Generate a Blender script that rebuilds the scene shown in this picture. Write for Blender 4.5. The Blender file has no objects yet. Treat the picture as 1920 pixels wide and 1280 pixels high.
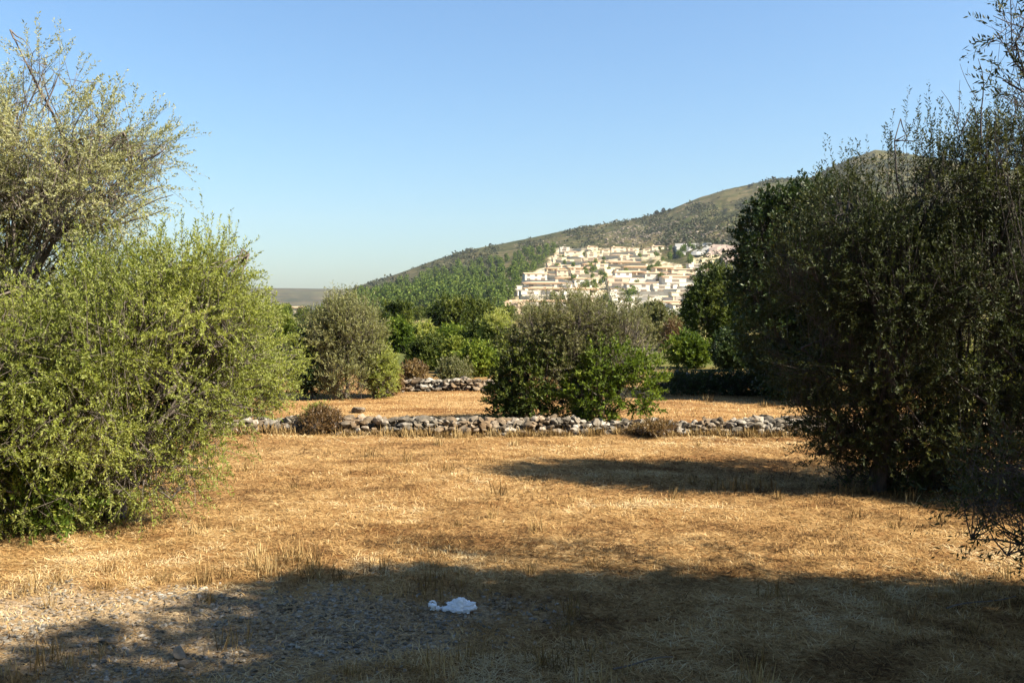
import bpy, math, random
import numpy as np
from mathutils import Vector

# ---------------------------------------------------------------- camera, sky, sun, exposure
F, YH, EYE = 1750.0, 583.0, 1.70           # focal length in px of a 1920 wide frame, horizon row, eye height
scene = bpy.context.scene
col = scene.collection
cam_d = bpy.data.cameras.new("camera")
cam_d.sensor_width = 36.0
cam_d.lens = F / 1920 * 36.0
cam_d.shift_y = -(640 - YH) / 1920
cam_d.clip_start, cam_d.clip_end = 0.1, 20000
cam = bpy.data.objects.new("camera", cam_d)
cam.location = (0, 0, EYE)
cam.rotation_euler = (math.radians(90), 0, 0)
col.objects.link(cam)
scene.camera = cam

SUN_EL = math.radians(41)
SUN_AZ = math.radians(90 + 20)             # clockwise from +Y : to the right and a little behind the camera
sdir = Vector((math.sin(SUN_AZ) * math.cos(SUN_EL), math.cos(SUN_AZ) * math.cos(SUN_EL), math.sin(SUN_EL)))
world = bpy.data.worlds.new("World")
scene.world = world
world.use_nodes = True
nt = world.node_tree
bgn = nt.nodes["Background"]
sky = nt.nodes.new("ShaderNodeTexSky")
sky.sky_type = 'NISHITA'
sky.sun_disc = False
sky.sun_elevation = SUN_EL
sky.sun_rotation = SUN_AZ
sky.altitude = 0
sky.air_density = 1.45
sky.dust_density = 1.0
sky.ozone_density = 6.0
tintn = nt.nodes.new("ShaderNodeMix"); tintn.data_type = 'RGBA'; tintn.blend_type = 'MULTIPLY'
tintn.inputs[0].default_value = 1.0; tintn.inputs[7].default_value = (0.87, 0.99, 1.09, 1)
nt.links.new(sky.outputs[0], tintn.inputs[6]); nt.links.new(tintn.outputs[2], bgn.inputs[0])
bgn.inputs[1].default_value = 0.0506
sun_d = bpy.data.lights.new("sun", 'SUN')
sun_d.energy = 5.0
sun_d.angle = math.radians(0.55)
sun_d.color = (1.0, 0.90, 0.74)
sun = bpy.data.objects.new("sun", sun_d)
sun.rotation_euler = sdir.to_track_quat('Z', 'Y').to_euler()
col.objects.link(sun)
scene.view_settings.view_transform = 'Standard'
scene.view_settings.look = 'None'
scene.view_settings.exposure = 1.80
scene.view_settings.gamma = 1.0
scene.cycles.max_bounces = 6
scene.cycles.transparent_max_bounces = 8

# ---------------------------------------------------------------- helpers
def px2x(px, y):
    return (px - 960.0) / F * y
def P(px, py, y):                           # a point seen at (px, py) that stands y metres away
    return np.array([px2x(px, y), y, EYE + (YH - py) / F * y])

def _hash(i, j, k, s):
    h = (i * 374761393 + j * 668265263 + k * 2147483647 + s * 974634777) & 0xffffffff
    h = ((h ^ (h >> 13)) * 1274126177) & 0xffffffff
    h = (h ^ (h >> 16)) & 0xffffffff
    return h / 4294967295.0
def vn(p, s=0):                             # value noise, p (N,3) -> 0..1
    p = np.asarray(p, dtype=np.float64)
    i = np.floor(p).astype(np.int64); f = p - i
    f = f * f * (3 - 2 * f)
    r = 0
    for a in (0, 1):
        wa = f[:, 0] if a else 1 - f[:, 0]
        for b in (0, 1):
            wb = f[:, 1] if b else 1 - f[:, 1]
            for c in (0, 1):
                wc = f[:, 2] if c else 1 - f[:, 2]
                r = r + wa * wb * wc * _hash(i[:, 0] + a, i[:, 1] + b, i[:, 2] + c, s)
    return r
def fbm(x, y, sc, s=0, o=4):
    x = np.atleast_1d(np.asarray(x, float)); y = np.atleast_1d(np.asarray(y, float))
    r = 0; a = 0.5; t = 0
    for q in range(o):
        r = r + a * vn(np.stack([x * sc, y * sc, np.full_like(x, 3.7 + q)], 1), s + q)
        t += a; a *= 0.5; sc *= 2.03
    return r / t
def nrm(v):
    return v / np.maximum(np.linalg.norm(v, axis=-1, keepdims=True), 1e-9)

class MB:                                   # collects faces of any size, links them as ONE mesh
    def __init__(self):
        self.v, self.lt, self.ix, self.tint, self.mi = [], [], [], [], []
        self.n = 0
    def add(self, v, f, tint=None, mi=0):
        v = np.asarray(v, float).reshape(-1, 3); f = np.asarray(f, np.int64)
        self.v.append(v); self.ix.append((f + self.n).ravel())
        self.lt.append(np.full(len(f), f.shape[1], np.int64))
        t = np.zeros(len(f)) if tint is None else np.broadcast_to(np.asarray(tint, float), (len(f),))
        self.tint.append(t); self.mi.append(np.full(len(f), mi)); self.n += len(v)
    def build(self, name, mats, parent=None, origin=(0, 0, 0), smooth=False):
        v = np.concatenate(self.v) - np.array(origin); ix = np.concatenate(self.ix); lt = np.concatenate(self.lt)
        me = bpy.data.meshes.new(name)
        me.vertices.add(len(v)); me.vertices.foreach_set('co', v.astype(np.float32).ravel())
        me.loops.add(len(ix)); me.loops.foreach_set('vertex_index', ix.astype(np.int32))
        me.polygons.add(len(lt))
        st = np.concatenate([[0], np.cumsum(lt)[:-1]])
        me.polygons.foreach_set('loop_start', st.astype(np.int32))
        me.polygons.foreach_set('loop_total', lt.astype(np.int32))
        me.polygons.foreach_set('material_index', np.concatenate(self.mi).astype(np.int32))
        me.polygons.foreach_set('use_smooth', np.full(len(lt), smooth))
        at = me.attributes.new('tint', 'FLOAT', 'FACE')
        at.data.foreach_set('value', np.concatenate(self.tint).astype(np.float32))
        me.update(calc_edges=True)
        me.validate()
        for m in (mats if isinstance(mats, (list, tuple)) else [mats]): me.materials.append(m)
        o = bpy.data.objects.new(name, me); col.objects.link(o)
        if parent is not None: o.parent = parent
        else: o.location = origin
        return o

def box(mb, x0, x1, y0, y1, z0, z1, M=None, tint=0, mi=0):
    v = np.array([[x, y, z] for z in (z0, z1) for y in (y0, y1) for x in (x0, x1)], float)
    if M is not None: v = M(v)
    mb.add(v, [[0, 2, 3, 1], [4, 5, 7, 6], [0, 1, 5, 4], [1, 3, 7, 5], [3, 2, 6, 7], [2, 0, 4, 6]], tint, mi)

def tube(mb, pts, rad, sides=6, rough=0.0, rng=None, tint=0):
    pts = np.asarray(pts, float); rad = np.asarray(rad, float); n = len(pts)
    tan = nrm(np.gradient(pts, axis=0))
    ref = np.array([0.3, 0.2, 0.93]) if abs(nrm(pts[-1] - pts[0])[2]) < 0.8 else np.array([1.0, 0.1, 0.05])
    a = nrm(np.cross(tan, ref)); b = np.cross(tan, a)
    th = np.linspace(0, 2 * math.pi, sides, endpoint=False)
    r = rad[:, None] * (1 + (rough * (rng.random((n, sides)) - 0.5) if rough else 0))
    v = pts[:, None] + r[..., None] * (np.cos(th)[None, :, None] * a[:, None] + np.sin(th)[None, :, None] * b[:, None])
    f = []
    for i in range(n - 1):
        for j in range(sides):
            k = (j + 1) % sides
            f.append([i * sides + j, i * sides + k, (i + 1) * sides + k, (i + 1) * sides + j])
    mb.add(v.reshape(-1, 3), f, tint)
    mb.add(v[-1], [list(range(sides))], tint)

def props(o, label=None, cat=None, group=None, kind=None):
    if label: o['label'] = label
    if cat: o['category'] = cat
    if group: o['group'] = group
    if kind: o['kind'] = kind
    return o
def empty(name, loc, label, cat, group=None):
    o = bpy.data.objects.new(name, None); o.location = loc; o.empty_display_size = 0.2
    col.objects.link(o)
    return props(o, label, cat, group)

# ---------------------------------------------------------------- materials
def newmat(name):
    m = bpy.data.materials.new(name); m.use_nodes = True
    n = m.node_tree.nodes; n.clear()
    out = n.new("ShaderNodeOutputMaterial")
    return m, n, m.node_tree.links, out
def ramp(n, l, src, stops, interp='LINEAR'):
    r = n.new("ShaderNodeValToRGB"); r.color_ramp.interpolation = interp
    e = r.color_ramp.elements
    while len(e) > 1: e.remove(e[-1])
    e[0].position, e[0].color = stops[0][0], (*stops[0][1], 1)
    for p_, c_ in stops[1:]:
        x = e.new(p_); x.color = (*c_, 1)
    l.new(src, r.inputs[0]); return r.outputs[0]
def noise(n, l, scale, detail=4, rough=0.55, coord=None, dist=0.0):
    t = n.new("ShaderNodeTexNoise"); t.inputs['Scale'].default_value = scale
    t.inputs['Detail'].default_value = detail; t.inputs['Roughness'].default_value = rough
    t.inputs['Distortion'].default_value = dist
    if coord is not None: l.new(coord, t.inputs['Vector'])
    return t.outputs['Fac']
def mixc(n, l, fac, a, b, mode='MIX'):
    m = n.new("ShaderNodeMix"); m.data_type = 'RGBA'; m.blend_type = mode
    for s, v in ((m.inputs[0], fac), (m.inputs[6], a), (m.inputs[7], b)):
        if isinstance(v, (int, float)): s.default_value = v
        elif isinstance(v, tuple): s.default_value = (*v, 1)
        else: l.new(v, s)
    return m.outputs[2]

def alb(n, l, c, k=.72):                     # overall albedo level
    return mixc(n, l, 1.0, c, (k, k, k), 'MULTIPLY')

def leaf_mat(name, stops, back=None, trans=0.35, rough=0.45, spec=0.35):
    m, n, l, out = newmat(name)
    at = n.new("ShaderNodeAttribute"); at.attribute_name = 'tint'
    c = ramp(n, l, at.outputs['Fac'], stops)
    if back:
        g = n.new("ShaderNodeNewGeometry")
        c2 = mixc(n, l, 0.6, c, back)
        c = mixc(n, l, g.outputs['Backfacing'], c, c2)
    c = alb(n, l, c)
    pb = n.new("ShaderNodeBsdfPrincipled"); l.new(c, pb.inputs['Base Color'])
    pb.inputs['Roughness'].default_value = rough
    pb.inputs['Specular IOR Level'].default_value = spec
    tr = n.new("ShaderNodeBsdfTranslucent")
    warm = mixc(n, l, 0.6, c, (1.0, 0.95, 0.35), 'MULTIPLY')
    l.new(warm, tr.inputs['Color'])
    mx = n.new("ShaderNodeMixShader"); mx.inputs[0].default_value = trans
    l.new(pb.outputs[0], mx.inputs[1]); l.new(tr.outputs[0], mx.inputs[2]); l.new(mx.outputs[0], out.inputs[0])
    return m
def sc3(c, k): return tuple(x * k for x in c)

M = {}
M['olive_pale'] = leaf_mat('olive_leaf_pale', [(0, (.18, .20, .07)), (.35, (.32, .33, .13)), (.7, (.48, .47, .19)), (1, (.60, .54, .26))], (.58, .60, .38), .48, .6, .15)
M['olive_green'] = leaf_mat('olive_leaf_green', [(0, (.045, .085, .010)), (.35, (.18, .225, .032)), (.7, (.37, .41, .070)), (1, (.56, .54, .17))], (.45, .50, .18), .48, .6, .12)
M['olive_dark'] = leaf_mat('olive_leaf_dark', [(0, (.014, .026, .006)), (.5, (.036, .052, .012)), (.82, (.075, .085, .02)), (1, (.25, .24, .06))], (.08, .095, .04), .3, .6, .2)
M['carob'] = leaf_mat('carob_leaf', [(0, (.018, .035, .01)), (.6, (.04, .07, .016)), (1, (.09, .13, .03))], None, .25, .5, .3)
M['olive_soft'] = leaf_mat('olive_leaf_soft', [(0, (.11, .13, .045)), (.5, (.25, .26, .09)), (1, (.40, .36, .16))], (.38, .38, .20), .42, .6, .15)
M['twiggy'] = leaf_mat('olive_leaf_dusty', [(0, (.08, .10, .03)), (.5, (.19, .205, .065)), (1, (.33, .30, .13))], (.28, .26, .15), .38, .6, .2)
M['bright'] = leaf_mat('mastic_leaf', [(0, (.035, .07, .010)), (.5, (.11, .165, .020)), (.85, (.23, .30, .035)), (1, (.42, .47, .09))], None, .4, .6, .15)
M['vine'] = leaf_mat('fresh_leaf', [(0, (.05, .09, .012)), (.5, (.15, .20, .028)), (1, (.30, .33, .06))], None, .4, .6, .15)
M['mid'] = leaf_mat('evergreen_leaf', [(0, (.024, .045, .007)), (.5, (.08, .11, .016)), (1, (.19, .21, .035))], None, .3, .6, .2)
M['pine'] = leaf_mat('pine_needle', [(0, (.03, .07, .015)), (.5, (.14, .21, .04)), (1, (.32, .39, .09))], None, .3, .7, .1)
M['scrub'] = leaf_mat('scrub_leaf', [(0, (.030, .042, .022)), (.5, (.065, .075, .035)), (.8, (.11, .10, .05)), (1, (.17, .14, .09))], None, .2, .7, .1)
M['rust'] = leaf_mat('dry_shrub_leaf', [(0, (.10, .05, .02)), (.5, (.20, .12, .045)), (1, (.30, .22, .09))], None, .3)
M['straw'] = leaf_mat('straw', [(0, (.08, .043, .018)), (.22, (.25, .138, .050)), (.5, (.46, .285, .110)), (.8, (.60, .41, .18)), (1, (.70, .55, .31))], None, .12, .85, .06)
M['weed'] = leaf_mat('tall_weed', [(0, (.10, .06, .025)), (.5, (.32, .21, .085)), (1, (.6, .45, .22))], None, .15, .85, .06)

def bark_mat(name, c0, c1):
    m, n, l, out = newmat(name)
    tc = n.new("ShaderNodeTexCoord")
    mp = n.new("ShaderNodeMapping"); mp.inputs['Scale'].default_value = (1, 1, .25); l.new(tc.outputs['Object'], mp.inputs[0])
    f = noise(n, l, 22, 6, .65, mp.outputs[0])
    c = ramp(n, l, f, [(.3, c0), (.7, c1)])
    pb = n.new("ShaderNodeBsdfPrincipled"); l.new(alb(n, l, c), pb.inputs['Base Color']); pb.inputs['Roughness'].default_value = .9
    bp = n.new("ShaderNodeBump"); bp.inputs['Strength'].default_value = .8; bp.inputs['Distance'].default_value = .02
    l.new(f, bp.inputs['Height']); l.new(bp.outputs[0], pb.inputs['Normal']); l.new(pb.outputs[0], out.inputs[0])
    return m
M['bark'] = bark_mat('olive_bark', (.07, .055, .045), (.24, .20, .165))
M['bark_dark'] = bark_mat('dark_bark', (.03, .024, .02), (.11, .09, .075))

def stone_mat(name):
    m, n, l, out = newmat(name)
    at = n.new("ShaderNodeAttribute"); at.attribute_name = 'tint'
    tc = n.new("ShaderNodeTexCoord")
    c0 = ramp(n, l, at.outputs['Fac'], [(0, (.07, .06, .045)), (.35, (.15, .13, .10)), (.75, (.27, .24, .195)), (1, (.52, .48, .41))])
    f = noise(n, l, 9, 8, .7, tc.outputs['Object'])
    lich = ramp(n, l, f, [(.36, (.32, .29, .26)), (.5, (.9, .9, .88)), (.68, (1.25, 1.22, 1.18))])
    c = mixc(n, l, 1.0, c0, lich, 'MULTIPLY')
    f2 = noise(n, l, 2.3, 5, .6, tc.outputs['Object'])
    stain = ramp(n, l, f2, [(.46, (0, 0, 0)), (.64, (1, 1, 1))])
    c = mixc(n, l, stain, c, mixc(n, l, .65, c, (.26, .17, .09)))
    pb = n.new("ShaderNodeBsdfPrincipled"); l.new(alb(n, l, c), pb.inputs['Base Color']); pb.inputs['Roughness'].default_value = .92
    pb.inputs['Specular IOR Level'].default_value = .2
    bp = n.new("ShaderNodeBump"); bp.inputs['Strength'].default_value = .7; bp.inputs['Distance'].default_value = .025
    l.new(f, bp.inputs['Height']); l.new(bp.outputs[0], pb.inputs['Normal']); l.new(pb.outputs[0], out.inputs[0])
    return m
M['stone'] = stone_mat('limestone')

# ---------------------------------------------------------------- ground
def gravel_mask(x, y):                      # the chalky stony patch in the foreground, left
    x = np.atleast_1d(x); y = np.atleast_1d(y)
    d = np.sqrt(((x + 1.65 + 0.25 * (y - 5)) / 1.75) ** 2 + ((y - 5.0) / 0.72) ** 2)
    d = d + 1.1 * (fbm(x, y, 1.1, 31) - .5) + 0.9 * (fbm(x, y, 4.0, 33) - .5)
    return np.clip((1.22 - d) / 0.5, 0, 1)
def gh(x, y):
    x = np.atleast_1d(np.asarray(x, float)); y = np.atleast_1d(np.asarray(y, float))
    near = np.clip((40 - np.abs(x)) / 20, 0, 1) * np.clip((60 - y) / 25, 0, 1)
    return near * (0.11 * (fbm(x, y, .35, 5, 3) - .5) + 0.085 * (fbm(x, y, 2.2, 9, 3) - .5) * np.clip((26 - y) / 8, 0, 1))
def gz(x, y): return float(gh(x, y)[0])

def ground_mat():
    m, n, l, out = newmat('dry_meadow')
    g = n.new("ShaderNodeNewGeometry"); pos = g.outputs['Position']
    f1 = noise(n, l, 26, 8, .75, pos)
    straw = ramp(n, l, f1, [(.30, (.075, .034, .014)), (.42, (.22, .11, .04)), (.53, (.39, .25, .11)), (.64, (.54, .385, .185)), (.76, (.72, .58, .34))])
    mpn = n.new('ShaderNodeMapping'); mpn.inputs['Scale'].default_value = (.6, 1.5, 1); l.new(pos, mpn.inputs[0])
    f2 = noise(n, l, .8, 7, .66, mpn.outputs[0], .6)
    patch = ramp(n, l, f2, [(.34, (.50, .38, .30)), (.45, (.85, .76, .68)), (.56, (1.05, 1.02, .95)), (.7, (1.2, 1.25, 1.3))])
    near = mixc(n, l, 1.0, straw, patch, 'MULTIPLY')
    f5 = noise(n, l, 3.2, 7, .7, pos, .4)
    soil = ramp(n, l, f5, [(.54, (0, 0, 0)), (.66, (1, 1, 1))])
    near = mixc(n, l, soil, near, mixc(n, l, .6, near, (.15, .075, .035)))
    at = n.new("ShaderNodeAttribute"); at.attribute_name = 'gravel'
    f3 = noise(n, l, 60, 6, .8, pos)
    chalk = ramp(n, l, f3, [(.34, (.10, .07, .045)), (.47, (.32, .22, .12)), (.6, (.56, .43, .26)), (.72, (.84, .72, .52))])
    near = mixc(n, l, at.outputs['Fac'], near, chalk)
    f4 = noise(n, l, .012, 5, .6, pos)
    far = ramp(n, l, f4, [(.36, (.06, .075, .02)), (.47, (.11, .12, .035)), (.54, (.30, .24, .09)), (.62, (.10, .11, .03)), (.72, (.42, .36, .14))])
    sep = n.new("ShaderNodeSeparateXYZ"); l.new(pos, sep.inputs[0])
    mr = n.new("ShaderNodeMapRange"); mr.inputs[1].default_value = 22; mr.inputs[2].default_value = 30
    l.new(sep.outputs[1], mr.inputs[0])
    c = mixc(n, l, mr.outputs[0], near, far)
    pb = n.new("ShaderNodeBsdfPrincipled"); l.new(alb(n, l, c), pb.inputs['Base Color']); pb.inputs['Roughness'].default_value = 1
    pb.inputs['Specular IOR Level'].default_value = .05
    bp = n.new("ShaderNodeBump"); bp.inputs['Strength'].default_value = .8; bp.inputs['Distance'].default_value = .02
    l.new(f1, bp.inputs['Height']); l.new(bp.outputs[0], pb.inputs['Normal']); l.new(pb.outputs[0], out.inputs[0])
    return m
def grid_mesh(name, X, Y, Z, mat, extra=None, smooth=True):
    ny, nx = X.shape
    v = np.stack([X, Y, Z], -1).reshape(-1, 3)
    i = np.arange(ny - 1)[:, None] * nx + np.arange(nx - 1)[None]
    f = np.stack([i, i + 1, i + nx + 1, i + nx], -1).reshape(-1, 4)
    mb = MB(); mb.add(v, f); o = mb.build(name, mat, smooth=smooth)
    if extra is not None:
        a = o.data.attributes.new(extra[0], 'FLOAT', 'POINT'); a.data.foreach_set('value', extra[1].astype(np.float32).ravel())
    return o
xs = np.concatenate([[-6000, -2500, -1000, -400, -150, -70, -40, -28, -20], np.arange(-15, 15.01, .09), [20, 28, 40, 70, 150, 400, 1000, 2500, 6000]])
ys = np.concatenate([[-300, -60, -20, -8, -3], np.arange(0, 13, .08), np.arange(13, 30, .25), [32, 35, 40, 50, 60, 80, 120, 200, 320, 500, 900, 1600, 3000, 7000]])
X, Y = np.meshgrid(xs, ys)
Z = gh(X.ravel(), Y.ravel()).reshape(X.shape)
ground = props(grid_mesh('ground', X, Y, Z, ground_mat(), ('gravel', gravel_mask(X.ravel(), Y.ravel()))), kind='structure')

# ---------------------------------------------------------------- hills
RIDGE = [(-400, 600), (560, 600), (600, 580), (640, 558), (655, 546), (700, 529), (760, 508), (820, 486), (880, 468), (940, 457), (1000, 445), (1060, 432), (1110, 423),
         (1170, 415), (1215, 405), (1260, 391), (1310, 371), (1360, 356), (1405, 346), (1440, 337), (1475, 335), (1520, 333), (1560, 313), (1600, 296), (1640, 281),
         (1700, 288), (1760, 298), (1820, 306), (1900, 318), (2000, 345), (2200, 400), (2600, 470), (3200, 560)]
rx_, ry_ = np.array(RIDGE, float).T
Z0, Z1, T0 = 400.0, 1250.0, -0.006
def hill_T(px):
    return (YH - np.interp(px, rx_, ry_)) / F
def hill_t(px, y):
    T = hill_T(px); s = np.clip((y - Z0) / (Z1 - Z0), 0, 1)
    u = (px - 960) / F
    rough = (fbm(u * 40, y * .012, 1.0, 41, 5) - .5) * 0.30 * s * (1 - s) * 2 + (fbm(u * 160, y * .05, 1.0, 44, 3) - .5) * .02 * (1 - s * .6)
    return T0 + (T - T0) * (np.sqrt(s) + rough)
def hill_h(px, y): return EYE + hill_t(px, y) * y
def hill_pt(px, py):                        # where the line of sight through (px, py) meets the hill
    px = np.atleast_1d(np.asarray(px, float)); py = np.atleast_1d(np.asarray(py, float))
    t = (YH - py) / F; T = hill_T(px)
    s = np.clip((t - T0) / np.maximum(T - T0, 1e-4), 0, 1.0) ** 2
    y = Z0 + s * (Z1 - Z0)
    return np.stack([px2x(px, y), y, hill_h(px, y)], 1)
def hill_mat(name, far=False):
    m, n, l, out = newmat(name)
    g = n.new("ShaderNodeNewGeometry"); pos = g.outputs['Position']
    f1 = noise(n, l, .045 if not far else .012, 9, .72, pos)
    c = ramp(n, l, f1, [(.34, (.035, .048, .022)), (.46, (.07, .078, .035)), (.55, (.12, .11, .06)), (.66, (.19, .165, .11)), (.78, (.34, .31, .26))] if not far else [(.35, (.045, .055, .03)), (.5, (.10, .085, .055)), (.62, (.13, .13, .07)), (.75, (.24, .19, .13))])
    f2 = noise(n, l, .006, 6, .6, pos)
    tone = ramp(n, l, f2, [(.35, (.62, .70, .50)), (.55, (.88, .80, .62)), (.7, (1.1, 1.0, .85))])
    c = mixc(n, l, 1.0, c, tone, 'MULTIPLY')
    if not far:                              # cleared pale earth round the village
        at = n.new('ShaderNodeAttribute'); at.attribute_name = 'bare'
        earth = ramp(n, l, noise(n, l, .12, 6, .7, pos), [(.35, (.34, .25, .14)), (.5, (.60, .49, .31)), (.65, (.78, .70, .52))])
        c = mixc(n, l, at.outputs['Fac'], c, earth)
    pb = n.new("ShaderNodeBsdfPrincipled"); l.new(alb(n, l, c), pb.inputs['Base Color']); pb.inputs['Roughness'].default_value = 1
    pb.inputs['Specular IOR Level'].default_value = .05
    bp = n.new("ShaderNodeBump"); bp.inputs['Strength'].default_value = .6; bp.inputs['Distance'].default_value = 3
    l.new(f1, bp.inputs['Height']); l.new(bp.outputs[0], pb.inputs['Normal']); l.new(pb.outputs[0], out.inputs[0])
    return m
M['hill'] = hill_mat('hillside'); M['far_hill'] = hill_mat('far_hillside', True)
pxs = np.concatenate([np.arange(540, 930, 5.0), np.arange(930, 1420, 2.5), np.arange(1420, 3200, 5.0)])
ss = np.linspace(0, 1, 130) ** 1.6
PX, S = np.meshgrid(pxs, ss); HY = Z0 + S * (Z1 - Z0)
HZ = hill_h(PX.ravel(), HY.ravel()).reshape(PX.shape)
HZ[0] = -3
back = np.array([1.02, 1.06, 1.15, 1.4])
BX = np.concatenate([px2x(PX, HY)] + [(px2x(PX[-1], HY[-1]) * b)[None] for b in back])
BY = np.concatenate([HY] + [(HY[-1] * b)[None] for b in back])
BZ = np.concatenate([HZ] + [(HZ[-1] * k)[None] for k in (.985, .9, .6, -.05)])
PYh = YH - (HZ - EYE) / HY * F
lb_ = np.interp(-PYh, [-592, -550, -515, -500, -464], [944, 972, 984, 1018, 1044]); rb_ = np.interp(-PYh, [-592, -500, -490, -464], [1300, 1306, 1242, 1236])
wob = 22 * (fbm(PX.ravel() * .05, HY.ravel() * .03, 1.0, 55, 3).reshape(PX.shape) - .5)
bare = np.clip((PX - lb_ + wob) / 8, 0, 1) * np.clip((rb_ - PX + wob) / 8, 0, 1) * np.clip((PYh - 464) / 3, 0, 1) * np.clip((592 - PYh) / 6, 0, 1)
bare = bare * np.clip((fbm(PX.ravel() * .06, HY.ravel() * .05, 1.0, 58, 3).reshape(PX.shape) - .30) * 5, 0, 1)
bare = np.concatenate([bare, np.zeros((len(back), PX.shape[1]))])
props(grid_mesh('hill', BX, BY, BZ, M['hill'], ('bare', bare)), kind='structure')
# low ridge far away on the left
fx = np.linspace(-2600, 900, 240); fs = np.linspace(0, 1, 26)
FX, FS = np.meshgrid(fx, fs); FY = 2300 + FS * 900
prof = 1 - .10 * np.clip((FX + 500) / 700, 0, 1) + .10 * (fbm(FX.ravel(), FX.ravel() * 0, .004, 71, 3).reshape(FX.shape) - .5)
FZ = -3 + 82 * prof * np.sin(FS * math.pi / 2) ** .8 + (fbm(FX.ravel(), FY.ravel(), .006, 77, 4).reshape(FX.shape) - .5) * 22 * FS * (1 - FS) * 2
FX2 = np.concatenate([FX, FX[-1:]]); FY2 = np.concatenate([FY, FY[-1:] + 500]); FZ2 = np.concatenate([FZ, FZ[-1:] * 0 - 5])
props(grid_mesh('distant_hill', FX2, FY2, FZ2, M['far_hill']), kind='structure')

# ---------------------------------------------------------------- foliage
def lobes_px(lst, y):                       # (px, py, rx_px, rz_px, depth offset, depth radius, weight)
    r = []
    for px, py, rx, rz, dy, ry, w in lst:
        yy = y + dy; c = P(px, py, yy)
        r.append([c[0], c[1], c[2], rx / F * yy, ry, rz / F * yy, w])
    return np.array(r)
def spray(mb, twig, lobes, n, L, K, ll, lw, up=.5, hole=.0, hfreq=1.6, seed=1, shell=.45, spread=.85, floor=None, twr=.0025, tvar=.5, spike=0.0):
    rng = np.random.default_rng(seed)
    vol = (lobes[:, 3] * lobes[:, 4] * lobes[:, 5]) ** .72 * lobes[:, 6]
    m = int(n * (1.6 if hole else 1.05))
    li = rng.choice(len(lobes), m, p=vol / vol.sum())
    d = nrm(rng.normal(size=(m, 3)))
    rr = shell + (1.04 - shell) * rng.random(m) ** .55
    p = lobes[li, :3] + d * lobes[li, 3:6] * rr[:, None]
    if hole:
        q = vn(p * hfreq, seed + 5) * .65 + vn(p * hfreq * 2.7, seed + 6) * .35
        keep = q > hole
    else: keep = np.ones(m, bool)
    fz = gh(p[:, 0], p[:, 1]) if floor is None else floor
    keep &= p[:, 2] > fz + .06
    p, d, li = p[keep][:n], d[keep][:n], li[keep][:n]; m = len(p)
    outw = nrm(d / lobes[li, 3:6])
    dr = nrm(outw * .8 + np.array([0, 0, up]) + rng.normal(size=(m, 3)) * .38)
    Ls = L * (.55 + .8 * rng.random(m))
    if spike:
        top = (outw[:, 2] > .35) & (rng.random(m) < spike)
        dr[top] = nrm(dr[top] * .35 + np.array([0, 0, 1.0])); Ls[top] *= 1.7
    st = np.clip(.5 + (vn(p * 1.3, seed + 9) - .5) * 1.1 * tvar + rng.normal(size=m) * .16 * tvar, 0, 1)
    s = (np.arange(K)[None] + rng.random((m, K))) / K
    s = .08 + .92 * s
    droop = (.10 + .15 * rng.random(m))
    base = p[:, None] + dr[:, None] * (Ls[:, None] * s)[..., None]
    base[..., 2] -= droop[:, None] * Ls[:, None] * s ** 2
    pr = rng.normal(size=(m, K, 3)); pr -= (pr * dr[:, None]).sum(-1, keepdims=True) * dr[:, None]; pr = nrm(pr)
    ld = nrm(dr[:, None] * (.55 + .5 * rng.random((m, K, 1))) + pr * spread + rng.normal(size=(m, K, 3)) * .15)
    sd = nrm(np.cross(ld, rng.normal(size=(m, K, 3))))
    lll = (ll * (.6 + .7 * rng.random((m, K))))[..., None]; lww = lw * (.7 + .6 * rng.random((m, K)))[..., None]
    v = np.stack([base, base + ld * lll * .48 + sd * lww * .5, base + ld * lll, base + ld * lll * .48 - sd * lww * .5], 2).reshape(-1, 3)
    f = np.arange(m * K * 4).reshape(-1, 4)
    mb.add(v, f, np.clip(np.repeat(st, K) + rng.normal(size=m * K) * .13, 0, 1))
    if twig is not None:
        a = nrm(np.cross(dr, rng.normal(size=(m, 3)))); b = np.cross(dr, a)
        r = twr * (.7 + .6 * rng.random(m))[:, None]
        tip = p + dr * Ls[:, None]; tip[:, 2] -= droop * Ls
        back = p - dr * Ls[:, None] * .5
        tv = np.stack([back + a * r, back + (-.5 * a + .87 * b) * r, back + (-.5 * a - .87 * b) * r, tip], 1).reshape(-1, 3)
        i = np.arange(m)[:, None] * 4
        tf = np.stack([i + [0, 1, 3], i + [1, 2, 3], i + [2, 0, 3]], 1).reshape(-1, 3)
        twig.add(tv, tf)
    return p, li

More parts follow.
